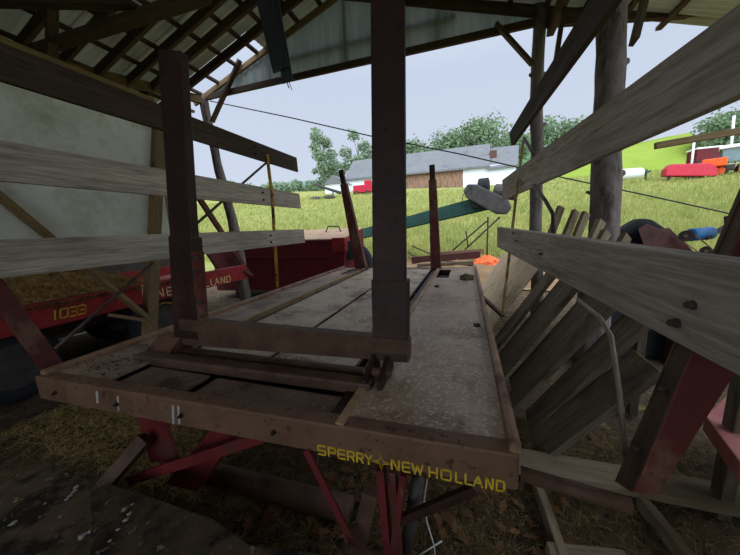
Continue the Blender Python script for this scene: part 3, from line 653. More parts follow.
for a, b in (((199, 198), (249, 274)), ((176, 203), (218, 267))):
    MB().bar(PX(*b, X2-.12), PX(*a, X2-.12), .1, .05, up=(1, 0, 0)).build('rack_post', 'redpost', rw, bevel=.006)
WY = PX(167, 334, -4.58).y
for yy, xx, rm in ((1.55, -4.72, 'darkmetal'), (WY, -4.72, 'darkmetal'), (1.55, -5.8, 'darkmetal'), (WY, -5.8, 'darkmetal')): wheel(rw, (xx, yy, .42), (1, 0, 0), .42, .28, rm)
MB().tube([(-4.565, WY+.27*math.cos(k*math.pi/14), .42+.27*math.sin(k*math.pi/14)) for k in range(29)], .016, 8).build('rim_ring', 'ypipe', rw, smooth=True, label='yellow painted rim ring')
for yy in (1.55, WY): MB().tube([(-4.6, yy, .42), (-5.9, yy, .42)], .05, 10).build('axle', 'rust', rw, smooth=True)
MB().box((-5.4, .5, .5), (-5.1, 3.4, .86)).build('chassis', 'frame', rw, bevel=.01)

def strands(name, n, sampler, mat, label, cat, L=(.06, .2), w=.004, lift=.3, parent=None):
    m = MB()
    for _ in range(n):
        p = sampler(); a = random.uniform(0, 2*math.pi); d = V((math.cos(a), math.sin(a), random.uniform(-lift, lift))).normalized(); l = random.uniform(*L)
        s = d.cross(V((random.uniform(-.4, .4), random.uniform(-.4, .4), 1))).normalized()*w
        c = p+d*l/2; c.z += random.uniform(-.01, .02); q = p+d*l
        b = len(m.v); m.v += [p-s, p+s, c+s, c-s, q+s*.6, q-s*.6]; m.f += [(b, b+1, b+2, b+3), (b+3, b+2, b+4, b+5)]
    o = m.build(name, mat, parent, Mw=Matrix() if parent is None else None, recalc=False)
    return tag(o, label, cat, kind='stuff')
# hay on that deck
m = MB(); nx, ny = 20, 44
def hz(x, y):
    e = min(1, (x+6.2)/.35, (-4.36-x)/.16+.25, (y+.6)/.4, max(0, (3.3-y)/1.1))
    return .9+max(0, e)*(.50+.12*noise.noise(V((x*2, y*2, 0)))+.06*noise.noise(V((x*7, y*7, 2))))
for j in range(ny+1):
    for i in range(nx+1): x = -6.2+1.9*i/nx; y = -.5+3.9*j/ny; m.v.append(V((x, y, hz(x, y))))
for j in range(ny):
    for i in range(nx): a = j*(nx+1)+i; m.f.append((a, a+1, a+nx+2, a+nx+1))
for k in range(7000):
    x = random.uniform(-5.6, -4.24) if k % 3 else random.uniform(-4.45, -4.26); y = random.uniform(-.3, 3.3); p = V((x, y, max(hz(min(x, -4.37), y), 1.06)-random.uniform(0, .02)))
    a = random.uniform(0, 6.28); d = V((math.cos(a), math.sin(a), random.uniform(-.2 if x > -4.6 else -.5, .35))); l = random.uniform(.05, .16); s = d.cross(V((.2, .1, 1))).normalized()*.004
    b = len(m.v); q = p+d*l; m.v += [p-s, p+s, q+s, q-s]; m.f.append((b, b+1, b+2, b+3))
tag(m.build('loose_hay', 'hay', Mw=Matrix(), recalc=False), 'loose brown hay heaped on the red wagon', 'hay', kind='stuff')

# ================================================================== RED MACHINE BEHIND THE WAGON, LEFT
bl = thing('baler', 'dark red box shaped baler with a tan lid parked behind the wagon', 'farm machine', (-4.0, 6.6, 0))
ya, yb2 = 6.15, 7.5
m = MB(); xr = PY(344, 240, ya).x
a = [(-6.6, ya, .18), (xr-.15, ya, .3), (xr, ya, 1.15), (xr, ya, 1.50), (-6.6, ya, 1.50)]
m.hexa(a, [(q[0], yb2, q[2]+(.23 if q[2] > 1.4 else 0)) for q in a]); m.build('body', 'redbox', bl, bevel=.015)
MB().hexa([(-6.6, ya-.02, 1.49), (xr-.02, ya-.02, 1.49), (xr-.02, yb2, 1.72), (-6.6, yb2, 1.72)], [(-6.6, ya-.02, 1.52), (xr-.02, ya-.02, 1.52), (xr-.02, yb2, 1.75), (-6.6, yb2, 1.75)]).build('lid', 'boxtop', bl, bevel=.006, label='dusty tan lid')
MB().box((xr-.30, ya-.03, 1.22), (xr+.03, ya+.5, 1.535)).build('end_box', 'red', bl, bevel=.01)
MB().bar((-6.2, ya-.01, 1.1), (xr-.1, ya-.01, 1.08), .03, .04).build('rib', 'redbox', bl, bevel=.004)
wc = PY(354, 256, 6.9); wheel(bl, (wc.x-.32, 7.2, .72), (.35, -1, 0), .72, .3, 'rust')
MB().box((xr, 6.3, 1.0), (xr+.25, 6.6, 1.45)).build('gearbox', 'green', bl, bevel=.03)
MB().tube([(xr-.9, 7.0, 1.62), (xr-.8, 7.0, 1.82), (xr-.5, 7.0, 1.80), (xr-.4, 6.95, 1.62)], .018, 8).build('linkage', 'darkmetal', bl, smooth=True)
for x in (-6.2, -3.2): MB().box((x, 6.4, 0), (x+.12, 6.6, .55)).build('leg', 'redbox', bl)

# ================================================================== GREEN ELEVATOR
el = thing('bale_elevator', 'green bale elevator trough on thin legs rising to the right behind the wagon', 'farm machine', (-1, 9, 0))
E0, E1 = PY(330, 243, 13.5), PY(492, 203, 11.5)
Ed = (E1-E0).normalized()
def trough():
    m = MB(); a = Ed.cross(V((0, 0, 1))).normalized()
    m.bar(E0, E1, .6, .04)
    for sgn in (-1, 1): m.bar(E0+a*.3*sgn+V((0, 0, .04)), E1+a*.3*sgn+V((0, 0, .06)), .03, .36, h1=.5)
    return m
tg = trough().build('trough', 'green', el, bevel=.005)
hd0, hd1 = PY(469, 189, 11.2), PY(503, 205, 10.8)
e = V((.5, -.2, 0)); m = MB()
hw = [PY(*q, 11.0) for q in ((463, 191), (467, 184), (476, 184), (508, 199), (511, 207), (506, 214), (496, 214), (466, 198))]
m.hexa(hw, [p+V((.12, .7, 0)) for p in hw]); m.build('belt_housing', 'galv', el, bevel=.06, label='grey weathered drive housing')
MB().lathe(PY(478, 187, 12.0), (1, -.2, 0), [(0, .2), (.03, .3), (.36, .3), (.4, .2)], 18).build('drive_drum', 'black', el)
MB().lathe(PY(494, 191, 11.9), (1, -.2, -.2), [(0, .2), (.03, .26), (.8, .26), (.82, .2)], 16).build('motor', 'darkmetal', el)
a, b = PY(472, 208, 11.1), PY(481, 195, 11.1); MB().box((a.x, 11.1, a.z), (b.x, 11.5, b.z)).build('gearbox', 'black', el, bevel=.03)
MB().tube([PY(474, 206, 11), PY(462, 205, 11), PY(463, 195, 11), PY(472, 188, 11)], .016, 6).build('hose', 'black', el, smooth=True)
for a, b, ya_, yb_ in (((500, 217), (456, 258), 11.3, 11.8), ((487, 221), (432, 268), 11.6, 12.3), ((412, 246), (440, 258), 12.8, 12.2), ((408, 252), (432, 268), 12.8, 12.3), ((466, 231), (468, 247), 11.6, 11.6), ((432, 268), (472, 252), 12.3, 11.8)):
    MB().tube([PY(*a, ya_), PY(*b, yb_)], .03, 8).build('leg', 'rodd', el, smooth=True)
p = PY(488, 217, 12.2); MB().tube([p, (p.x, 12.2, .03)], .03, 8).build('leg', 'rodd', el, smooth=True)
for p in (PY(455, 263, 11.8), PY(429, 267, 12.3)): wheel(el, (p.x, p.y, .24), (.3, 1, 0), .24, .14, 'rust')

# ================================================================== DEBRIS ON THE YARD
m = MB(); nx, ny = 40, 14
for j in range(ny+1):
    for i in range(nx+1):
        x = -3.2+6.2*i/nx; y = 8.2+2.8*j/ny; u = max(0, 1-((x+.1)/3.0)**2)*max(0, 1-((y-9.6)/1.4)**2)
        m.v.append(V((x, y, -.02+.62*u**.7+u*.10*noise.noise(V((x*2.2, y*2.2, 4))))))
for j in range(ny):
    for i in range(nx): a = j*(nx+1)+i; m.f.append((a, a+1, a+nx+2, a+nx+1))
tag(m.build('ground_bank', 'yard', Mw=Matrix(), recalc=False, smooth=True), 'low bank of bare soil under the orange debris', 'ground', kind='structure')
for i, (a, b, yy, w_, mt, lab) in enumerate((((412, 260), (480, 254.5), 9.7, .24, 'brownsheet', 'rusty brown timber lying farthest back in the orange debris'), ((418, 267), (474, 264), 9.1, .22, 'plank', 'weathered timber lying nearest the wagon in the orange debris'), ((440, 254), (484, 251), 10.1, .18, 'timber', 'tan timber at the very back of the orange debris'), ((446, 262), (488, 267), 9.3, .12, 'brownsheet', 'thin rusty bar lying across the orange debris'))):
    tag(bar('timber', PY(*a, yy), PY(*b, yy-.1), w_, w_*.9, mt, None, ragged=.015), lab, 'timber')
for i, (px, py, yy, r, lab) in enumerate(((487, 262, 9.4, .38, 'crumpled orange plastic netting at the right end of the timbers'), (424, 264, 9.2, .13, 'small crumpled orange netting at the left end of the timbers'), (471, 262, 9.2, .17, 'crumpled orange netting lying over the timbers'))):
    p = PY(px, py, yy); m = MB(); z0 = p.z-.10; n = 16
    for j in range(7):
        for k in range(n):
            a = 2*math.pi*k/n; t = j/6; rr = r*(1-t*.85)*(1+.6*noise.noise(V((a*2, t*4, i)))); m.v.append(V((p.x+rr*1.5*math.cos(a), p.y+rr*math.sin(a), z0+t*r*.8+.07*noise.noise(V((a*3, t*3, 5+i))))))
    for j in range(6):
        for k in range(n): m.f.append((j*n+k, j*n+(k+1) % n, (j+1)*n+(k+1) % n, (j+1)*n+k))
    m.f.append(tuple(6*n+k for k in range(n)))
    tag(m.build('plastic_netting', 'orange', recalc=True), lab, 'netting')
p = PY(499, 265, 9.0); tag(MB().bar(p, p+V((.4, .2, .02)), .25, .06).build('metal_scrap', 'galv', bevel=.01), 'flat grey metal scrap right of the orange netting', 'scrap')

# ================================================================== LEANING LUMBER ON THE RIGHT
def lean(yb_, yt, w, th, xb=.30, xt=1.08, zt=1.72, zb=.0, tw=0):
    return (xb, yb_, zb+.02), (xt, yt, zt)
row = [(2.16, .30, .52, 1.10, .82, 'nearest and lowest of the leaning planks beside the red rack post'), (2.45, .27, .47, 1.16, 1.10, 'second leaning plank from the red rack post'), (2.75, .27, .44, 1.18, 1.18, 'third leaning plank from the red rack post'), (3.05, .28, .42, 1.18, 1.24, 'fourth leaning plank from the red rack post'), (3.35, .28, .40, 1.16, 1.28, 'fifth leaning plank from the red rack post, in front of the thick log post'), (3.66, .29, .38, 1.16, 1.30, 'sixth leaning plank, left of the thick log post'), (3.97, .30, .36, 1.14, 1.32, 'last leaning plank with a split edge beside the pale tan sheet')]
for i, (y, w, xb, xt, zt_, lab) in enumerate(row):
    off = .06*(i % 2)
    o = bar('leaning_plank', (xb+off, y+.02, .04), (xt+off, y-.02, zt_), w, .045, 'plank', None, up=(-.82, 0, .57), ragged=.006)
    tag(o, lab, 'plank', 'planks leaning to the right of the wagon')
# shorter battens lying on the row
for i, (a, b, k, lab) in enumerate((((541, 262), (561, 207), 3.5, 'upright batten end at the left of the plank tops'), ((555, 262), (576, 211), 3.2, 'second batten end from the left among the plank tops'), ((566, 262), (586, 213), 2.95, 'third batten end from the left among the plank tops'), ((582, 262), (601, 221), 2.65, 'batten end just left of the thick log post'), ((590, 262), (606, 232), 2.5, 'low batten end in front of the thick log post'), ((610, 265), (626, 236), 2.25, 'batten end nearest the black tarp'))):
    tag(bar('batten', PF(*a, k), PF(*b, k+.05), .085, .045, 'ground_plank', None, up=(.5, -.8, 0)), lab, 'batten')
# shorter battens lying on the row
bar_ = bar('support_rail', (1.34, 1.9, 1.06), (1.34, 4.3, 1.24), .06, .1, 'plank', None); tag(bar_, 'horizontal rail behind the leaning planks', 'rail')
for y in (1.95, 2.9, 4.25): bar('stake', (1.41, y, 0), (1.41, y, 1.3), .06, .08, 'plank', bar_)
sh = [V((.20, 4.15, .03)), V((.20, 7.1, .03)), V((.92, 7.3, 1.12)), V((1.02, 4.25, 1.28))]
m = MB(); th = V((.012, 0, -.008)); m.hexa(sh, [p+th for p in sh]); tag(m.build('plywood_sheet', 'sheet'), 'pale tan sheet leaning beyond the planks at the rear of the wagon', 'sheet')

# ================================================================== JUNK RIGHT OF THE LOG POST
def blob(name, pts, mat, label, cat, yoff=.7):
    m = MB(); P = [V(p) for p in pts]; m.hexa(P, [p+V((.25, yoff, 0)) for p in P]); return tag(m.build(name, mat, bevel=.05), label, cat)
k = 3.3
q = [PF(*a, k) for a in ((612, 244), (622, 229), (640, 218.5), (652, 219), (668, 230), (690, 262))]
lo = [V((q[-1].x, q[-1].y, 0.0)), V((q[0].x, q[0].y, 0.0))]
blob('tarp_heap', q+lo, 'tarp', 'black tarp draped hump just right of the thick log post', 'tarp')
q = [PF(*a, 3.22) for a in ((638, 229), (646, 224), (658, 229), (669, 228), (704, 262), (650, 262))]
m = MB(); m.hexa(q, [p+V((.03, .05, 0)) for p in q]); 
tag(m.build('metal_sheet', 'brownsheet'), 'red brown bent sheet standing in front of the black tarp', 'sheet')
en = thing('engine', 'blue motor with belt pulleys sitting on rusty scrap at the right edge', 'engine', PF(705, 300, 3.2)*1.0)
c0, c1 = PF(690, 235, 3.2), PF(711, 233, 3.2)
MB().tube([c0, c0.lerp(c1, .04), c1.lerp(c0, .04), c1], .06, 16, [.05, .07, .07, .05]).build('motor', 'blue', en, smooth=True)
dv = (PF(706, 251, 3.1)-PF(686, 236, 3.1)).normalized(); fw = ray(700, 240).normalized()
for a, r in ((PF(686, 236, 3.1), .06), (PF(706, 251, 3.1), .05)):
    o = MB().lathe(a, fw, [(0, r), (.012, r), (.018, r*.82), (.032, r*.82), (.038, r), (.05, r)], 20).build('pulley', 'darkmetal', en); MB().lathe(a-fw*.012, fw, [(0, r*.3), (.03, r*.3)], 12).build('hub', 'rail', o)
pe = dv.cross(fw).normalized()
m = MB()
for s in (-1, 1): m.bar(PF(686, 236, 3.11)+pe*.055*s, PF(706, 251, 3.11)+pe*.045*s, .012, .03, up=fw)
m.build('belt', 'rail', en)
bx = PF(722, 252, 3.15)
MB().lathe(bx-V((0, 0, .05)), (.9, .3, .3), [(0, .05), (.05, .12), (.16, .13), (.22, .06)], 14).build('housing', 'rust', en, smooth=True)
MB().bar(PF(706, 238, 3.15), PF(734, 222, 3.2), .03, .05).build('arm', 'galv', en, bevel=.005)
MB().tube([PF(712, 236, 3.3), PF(722, 229, 3.3), PF(730, 225, 3.3), PF(738, 222, 3.3)], .012, 6).build('hose', 'black', en, smooth=True)
MB().bar(PF(735, 215, 3.0), PF(738, 275, 3.0), .12, .1, up=(0, 1, 0)).build('upright', 'rust', en, bevel=.006)
b0 = PF(690, 262, 3.25); b1 = PF(745, 275, 3.0)
MB().box((min(b0.x, b1.x)-.1, min(b0.y, b1.y)-.1, 0), (max(b0.x, b1.x)+.2, max(b0.y, b1.y)+.35, b1.z+.08)).build('base', 'rust', en, bevel=.02)

# ================================================================== LOWER RIGHT FLOOR
dk = thing('machine_deck', 'red steel deck corner with straw at the lower right edge', 'farm machine', PZ(760, 430, 0))
zt = .55
a = [PZ(702, 440, zt-.12), PZ(737, 452, zt), PZ(900, 520, zt), PZ(900, 380, zt), PZ(748, 372, zt), PZ(722, 398, zt)]
a = [PZ(705, 415, zt), PZ(740, 462, zt), PZ(860, 560, zt), PZ(900, 420, zt), PZ(752, 372, zt)]
m = MB(); m.hexa(a, [p-V((0, 0, .10)) for p in a]); m.build('deck', 'redpale', dk, bevel=.008)
for p in (a[3]+V((-.1, 0, 0)), a[2]+V((-.05, .1, 0))): MB().box((p.x-.04, p.y-.04, 0), (p.x+.04, p.y+.04, zt-.1)).build('leg', 'red', dk)
def gp(name, a, b, w, h, z, lab, up=(0, 0, 1), mat='ground_plank', grp=None):
    p, q = PZ(*a, z), PZ(*b, z); return tag(bar(name, p, q, w, h, mat, None, up=up, ragged=.006), lab, 'plank')
gp('ground_plank', (515, 460), (800, 512), .19, .05, .10, 'long pale plank lying on the floor behind the right rack post')
gp('ground_plank', (536, 482), (566, 570), .045, .09, .045, 'narrow board on edge lying nearest the front beam corner')
gp('ground_plank', (640, 500), (700, 575), .045, .09, .045, 'narrow board on edge lying below the right rack post')
gp('ground_plank', (548, 553), (625, 561), .05, .08, .04, 'short board at the bottom edge joining the narrow board')

# dirty sheets at the lower left, resting on timbers
def dirty(c, z, lab, th=.03):
    m = MB(); P = [PZ(x, y, z) for x, y in c]; n = len(P)
    m.hexa(P, [p-V((0, 0, th)) for p in P]); return tag(m.build('plywood_sheet', 'dirtsheet', bevel=.004), lab, 'sheet')
s1 = dirty([(-60, 515), (47, 461), (104, 486), (98, 700), (-120, 760)], .36, 'dirt covered plywood sheet at the bottom left corner')
s2 = dirty([(90, 492), (108, 483), (160, 500), (214, 519), (250, 545), (345, 556), (420, 700), (90, 760)], .40, 'dirt covered plywood sheet at the bottom beneath the front beam, overlapping the other')
gp('sleeper', (30, 520), (300, 640), .12, .33, .165, 'timber sleeper under the dirty plywood sheets')
gp('sleeper', (-60, 580), (150, 760), .12, .31, .155, 'rear timber sleeper under the dirty plywood sheets')
p, q = PY(146, 438, 1.02), PY(104, 486, .86)
tag(MB().bar(p, q, .075, .06, up=(0, 1, 0)).build('timber_block', 'rust', bevel=.004), 'short timber propped against the red leg at the lower left', 'timber')
strands('bird_droppings', 0, lambda: V(), 'white', '', '') if False else None
m = MB()
for px, py, r in [(74, 490, .014), (76, 486, .016), (70, 494, .012), (12, 522, .016), (66, 498, .010), (82, 535, .02), (90, 530, .016), (124, 510, .012), (130, 514, .014), (126, 520, .012), (132, 505, .01), (100, 500, .008), (45, 502, .008), (60, 515, .007), (15, 500, .007), (118, 530, .01), (110, 541, .008)]:
    c = PZ(px, py, .40 if px > 100 else .37); b = len(m.v); n = 9
    c.z = (.4015 if px > 100 and py > 490 else .3615)
    m.v += [c+V((math.cos(2*math.pi*k/n)*r*random.uniform(.5, 1.3), math.sin(2*math.pi*k/n)*r*random.uniform(.5, 1.3), .001)) for k in range(n)]; m.v.append(c+V((0, 0, .005)))
    m.f += [(b+k, b+(k+1) % n, b+n) for k in range(n)]
tag(m.build('bird_droppings', 'dropping', Mw=Matrix(), recalc=False), 'white bird droppings spattered on the dirty plywood', 'droppings', kind='stuff')

# ---------------------------------------------------------------- loose stuff on floor and deck
def s_floor():
    r = random.random()
    if r < .5: x, y = random.uniform(-3.9, -1.6), random.uniform(1.0, 3.0)
    elif r < .85: x, y = random.uniform(-.3, 2.2), random.uniform(1.0, 2.6)
    else: x, y = random.uniform(-2, .3), random.uniform(1, 2)
    return V((x, y, fz(x, y)+.004))
strands('straw', 16000, s_floor, 'straw', 'dry straw strewn over the shed floor', 'straw', (.03, .13), .0018, .3)
strands('straw', 9000, lambda: (lambda x, y: V((x, y, fz(x, y)+.012)))(random.uniform(-4.0, -1.7), random.uniform(1.15, 2.9)), 'straw_pale', 'heap of pale straw on the floor at the lower left under the front beam', 'straw', (.03, .14), .0028, .3)
strands('straw', 2600, lambda: V((random.uniform(-4.2, -2.5), random.uniform(3.2, 5.6), .02)), 'straw', 'pale straw on the floor between the red wagon and the wagon bed', 'straw', (.05, .2), .004, .2)
strands('straw', 380, lambda: (lambda p: V((p.x, p.y, zt+.004)))(PZ(random.uniform(745, 800), random.uniform(400, 450), zt)), 'hay', 'dark straw lying on the red deck at the lower right', 'straw', (.02, .06), .002, .1)
def leaf_stuff(name, n, sam, mat, lab, cat, size):
    m = MB()
    for _ in range(n):
        p = sam(); s = random.uniform(*size); a = random.uniform(0, 6.28); ex = V((math.cos(a), math.sin(a), random.uniform(-.4, .4))); ey = V((-math.sin(a), math.cos(a), random.uniform(-.4, .4)))
        b = len(m.v); pts = [(1, 0), (.55, .28), (.5, .5), (.1, .3), (-.2, .5), (-.35, .22), (-1, .05), (-.35, -.22), (-.2, -.5), (.1, -.3), (.5, -.5), (.55, -.28)]
        m.v += [p+ex*x*s+ey*y*s+V((0, 0, .012*abs(y)+.006)) for x, y in pts]; m.f.append(tuple(range(b, b+12)))
    return tag(m.build(name, mat, Mw=Matrix(), recalc=False), lab, cat, kind='stuff')
leaf_stuff('dead_leaves', 170, lambda: (lambda x, y: V((x, y, fz(x, y)+.006)))(random.uniform(-1.3, .6), random.uniform(.95, 2.0)), 'deadleaf', 'brown oak leaves scattered on the floor under the wagon', 'leaves', (.03, .07))
leaf_stuff('dirt_crumbs', 150, lambda: V((random.gauss(-1.98, .1), .9+abs(random.gauss(0, .22)), 1.003)) if random.random() < .7 else V((random.uniform(-1.9, -.45), random.choice((1.19, 1.23, 1.10, 1.21)), 1.0)), 'hole', 'dark dirt crumbs on the front corner of the wagon deck', 'dirt', (.004, .014))
for i, (px, py, r, lab) in enumerate(((437, 287, .028, 'dark dirt clod standing on the right deck panel near its square hole'), (466, 279, .085, 'brown dirt heap against the right side rail'), (470, 266, .03, 'dirt clod at the far end of the right side rail'), (477, 332, .022, 'dirt clod lying on the right side rail'))):
    p = PZ(px, py, 1.0); p.z = 1.0 if i < 3 else 1.042
    bm = bmesh.new(); bmesh.ops.create_icosphere(bm, subdivisions=3, radius=r)
    m = MB(); m.add([V((v.co.x*1.1, v.co.y*1.3, max(v.co.z*.6, -.2*r)))*(1+.45*noise.noise(v.co*(1.3/r)+V((i, 0, 0))))+p+V((0, 0, .2*r)) for v in bm.verts], [tuple(v.index for v in f.verts) for f in bm.faces]); bm.free()
    tag(m.build('dirt_clod', 'dirtsheet' if r > .08 else 'hole', smooth=r > .08), lab, 'dirt clod')
tag(MB().tube([PZ(427, 480, .55), PZ(424, 500, .3), PZ(427, 522, .12), PZ(434, 545, .03), PZ(437, 575, .02)], .004, 6).build('poly_wire', 'strand', smooth=True), 'white wire hanging under the front beam', 'wire')
tag(MB().tube([PZ(418, 556, .02), PZ(442, 541, .06)], .004, 6).build('poly_wire', 'strand', smooth=True), 'short white wire end on the floor at the bottom edge', 'wire')

# hanging belt under the roof
hb = thing('rubber_belt', 'dark blue grey belt strips hanging from the roof left of the tall centre post', 'belt', PY(268, -40, 3.0))
for i, (a, b, w) in enumerate((((256, -40), (281, 70), .20), ((266, -40), (288, 82), .13), ((250, -40), (276, 52), .12))):
    MB().bar(PY(*a, 3.0+.03*i), PY(*b, 3.0+.03*i), w, .02, up=(0, 1, 0)).build('strip', 'belt', hb, bevel=.004)
MB().bar(PY(236, -38, 3.0), PY(262, -40, 3.0), .08, .08).build('hanger', 'rafter', hb)
MB().tube([PY(285, 76, 3.06), PY(289, 88, 3.06)], .006, 5).tube([PY(287, 76, 3.06), PY(292, 90, 3.06)], .004, 5).build('frayed_end', 'belt', hb)

# cable
def cable(name, pts, r, lab):
    P = [V(p) for p in pts]; out = []
    for i in range(41):
        u = i/40*(len(P)-1); k = min(int(u), len(P)-2); w = u-k; out.append(P[k].lerp(P[k+1], w))
    return tag(MB().tube(out, r, 6).build(name, 'wire', smooth=True), lab, 'cable')
cable('overhead_cable', [PF(210, 101, 6.9), PF(290, 117.5, 6.3), PF(375, 137, 5.9), PF(460, 154, 5.6), PF(560, 177, 5.2), PF(650, 196, 4.9), PF(738, 215.5, 4.7), PF(800, 231, 4.6)], .012, 'black cable slung from the left log post down across the view to the right')

# ================================================================== BACKGROUND
# barn
bn = thing('barn', 'long white and brown barn with a grey roof across the meadow', 'barn', PF(430, 192, 52))
def K(px): return 58-(px-347)/168*8
def wall(pts, mat, name, dep=.4, lab=None):
    P = [PF(x, y, K(x)) for x, y in pts]; off = ray(430, 190).normalized()*dep; off.z = 0
    m = MB(); m.hexa(P, [p+off for p in P]); return m.build(name, mat, bn, label=lab)
wall([(347, 200), (405, 195), (405, 174), (347, 180)], 'barnwhite', 'wall')
wall([(405, 196), (463, 192), (463, 166), (405, 174)], 'barnwood', 'wall', lab='brown board wall')
wall([(463, 194), (516, 192), (516, 163.5), (463, 166.5)], 'barnwhite', 'wall')
def roofp(lo, hi, name, back=7.0):
    A = [PF(x, y, K(x)-.6) for x, y in lo]; B = [PF(x, y, K(x)+back) for x, y in hi]; t = V((0, 0, .35)); nn = (B[0]-A[0]); nn.z = 0; nn.normalize()
    Cc = [b+nn*(back) for b in B]
    for c in Cc: c.z = A[0].z
    m = MB(); m.hexa([A[0], A[1], B[1], B[0]], [p-t for p in (A[0], A[1], B[1], B[0])]); m.hexa([B[0], B[1], Cc[1], Cc[0]], [p-t for p in (B[0], B[1], Cc[1], Cc[0])]); return m.build(name, 'barnroof', bn)
roofp([(344, 179), (490, 165)], [(353, 161), (490, 143.5)], 'roof'); roofp([(487, 168), (518, 164)], [(490, 148), (519, 145)], 'roof')
p = PF(493, 156, K(493)+3); MB().box((p.x-.6, p.y-.5, p.z-1.5), (p.x+.6, p.y+.5, p.z+.9)).build('chimney', 'brick', bn)
m = MB()
for i in range(10): m.bar(PF(408+i*5.6, 194, K(408+i*5.6)-.05), PF(408+i*5.6, 171, K(408+i*5.6)-.05), .12, .06)
m.build('board_seams', 'barnwood', bn)
wall([(430, 188), (440, 187), (440, 177), (430, 178)], 'timber', 'hatch', .2) 
for c in bn.children:
    if c.name.startswith('hatch'): c.location -= Vector(ray(430, 190).normalized()*.3)
sh = thing('shed', 'small white outbuilding at the left end of the barn', 'shed', PF(337, 196, 54))
p = PF(337, 196, 54); MB().box((p.x-1.8, p.y-1.2, p.z-1), (p.x+2.2, p.y+2, p.z+2.1)).build('wall', 'barnwhite', sh)
MB().hexa([(p.x-2.1, p.y-1.5, p.z+2.0), (p.x+2.4, p.y-1.5, p.z+2.0), (p.x+.15, p.y-1.5, p.z+3.6)], [(p.x-2.1, p.y+2.3, p.z+2.0), (p.x+2.4, p.y+2.3, p.z+2.0), (p.x+.15, p.y+2.3, p.z+3.6)]).build('roof', 'barnroof', sh)
rd = thing('hay_wagon', 'bright red implement parked in front of the barn beside the tall centre post', 'farm machine', PF(363, 196, 48))
p = PF(363, 191, 48); MB().box((p.x-1.5, p.y-.7, p.z-.3), (p.x+1.6, p.y+.7, p.z+.9)).build('body', 'cover', rd, bevel=.1)
MB().box((p.x+.4, p.y-.5, p.z+.9), (p.x+1.5, p.y+.5, p.z+1.6)).build('hopper', 'cover', rd, bevel=.1)
for dx in (-1, 1): wheel(rd, (p.x+dx, p.y-.75, p.z-.45), (0, 1, 0), .45, .25, 'rust')
bm_ = tag(MB().tube([PF(313, 184, 46), PF(341, 193, 46)], .22, 8, [.15, .26]).build('fallen_pole', 'galv', smooth=True), 'long grey boom lying raised left of the white outbuilding', 'pole')
MB().tube([PF(333, 190.5, 46), PF(333, 199, 46)], .12, 6).build('stand', 'galv', bm_)
for px, py, lab in ((316, 199, 'pale stone heap left of the boom'), (329, 197.5, 'pale stone heap beneath the boom')):
    p = PF(px, py, 44); bm = bmesh.new(); bmesh.ops.create_icosphere(bm, subdivisions=2, radius=1); m = MB()
    m.add([p+V((v.co.x*1.1, v.co.y*.6, v.co.z*.35))*(1+.0) if 0 else p+V((v.co.x*1.1, v.co.y*.6, v.co.z*.35+.1*noise.noise(v.co*3))) for v in bm.verts], [tuple(v.index for v in f.verts) for f in bm.faces]); bm.free()
    tag(m.build('stone_heap', 'galv'), lab, 'stones')
# covered mower, tractor, bale, trailer, poles on the right
mw = thing('mower', 'implement under a bright red cover beside the orange tractor', 'mower', PF(692, 178, 30))
q = [PF(*a, 30) for a in ((666, 176), (667, 169), (672, 164), (690, 163.5), (712, 163), (718, 168), (717, 176))]
MB().hexa(q, [p+V((.4, 1.8, .1)) for p in q]).build('cover', 'cover', mw, bevel=.12)
for a in (670, 690, 713): p = PF(a, 176, 30.3); MB().box((p.x-.1, p.y, p.z-1.2), (p.x+.1, p.y+.2, p.z+.1)).build('foot', 'darkmetal', mw)
tt = thing('tractor', 'orange tractor with a glass cab at the right edge', 'tractor', PF(730, 176, 31))
def tb(lo, hi, k, dep, mat, name, bev=.06):
    a, b = PF(*lo, k), PF(*hi, k); f = ray(*lo); f.z = 0; f.normalize(); s = V((f.y, -f.x, 0)); w = (b-a).dot(s)
    P = [V((a.x, a.y, a.z)), a+s*w, a+s*w+V((0, 0, b.z-a.z)), a+V((0, 0, b.z-a.z))]
    return MB().hexa(P, [p+f*dep for p in P]).build(name, mat, tt, bevel=bev)
tb((701, 168), (727, 159), 31, 1.2, 'tractor', 'hood', .1); tb((721, 163), (745, 148), 31.2, 1.5, 'glass', 'cab', .05); tb((719, 149.5), (747, 145), 31, 1.7, 'white', 'cab_roof', .06)
tb((738, 172), (752, 157), 30.6, .5, 'tractor', 'fender', .1); tb((719, 171), (735, 165), 31.1, 1.0, 'darkmetal', 'chassis')
m = MB()
for x in (720.5, 728, 735, 744): m.tube([PF(x, 163, 31.1), PF(x+.5, 148, 31.1)], .06, 6)
m.build('cab_pillar', 'darkmetal', tt)
MB().tube([PF(714, 160, 31.3), PF(716, 149, 31.3)], .07, 6).build('exhaust', 'darkmetal', tt)
for a, r in (((720, 171), .62), ((748, 169), .95)): 
    c = PF(*a, 30.8); f = ray(*a); f.z = 0; wheel(tt, c, f.normalized(), r, .4, 'tractor')
bl2 = thing('wrapped_bale', 'white wrapped round bale lying in the meadow left of the red cover', 'bale', PF(630, 176, 32))
a, b = PF(620, 174.5, 32), PF(641, 173, 32); MB().tube([a, a.lerp(b, .05), b.lerp(a, .05), b], .6, 18, [.45, .55, .55, .45]).build('bale', 'white', bl2, smooth=True)
p = PF(646, 174, 32); tag(MB().tube([p-V((0, 0, .6)), p+V((0, 0, .5))], .1, 6).tube([p+V((-.3, 0, .1)), p+V((.4, 0, .3))], .1, 6).build('implement', 'green'), 'small dark green implement right of the white wrapped bale', 'farm machine')
tl = thing('trailer', 'dark red trailer with a white roof behind the orange tractor', 'trailer', PF(706, 165, 40))
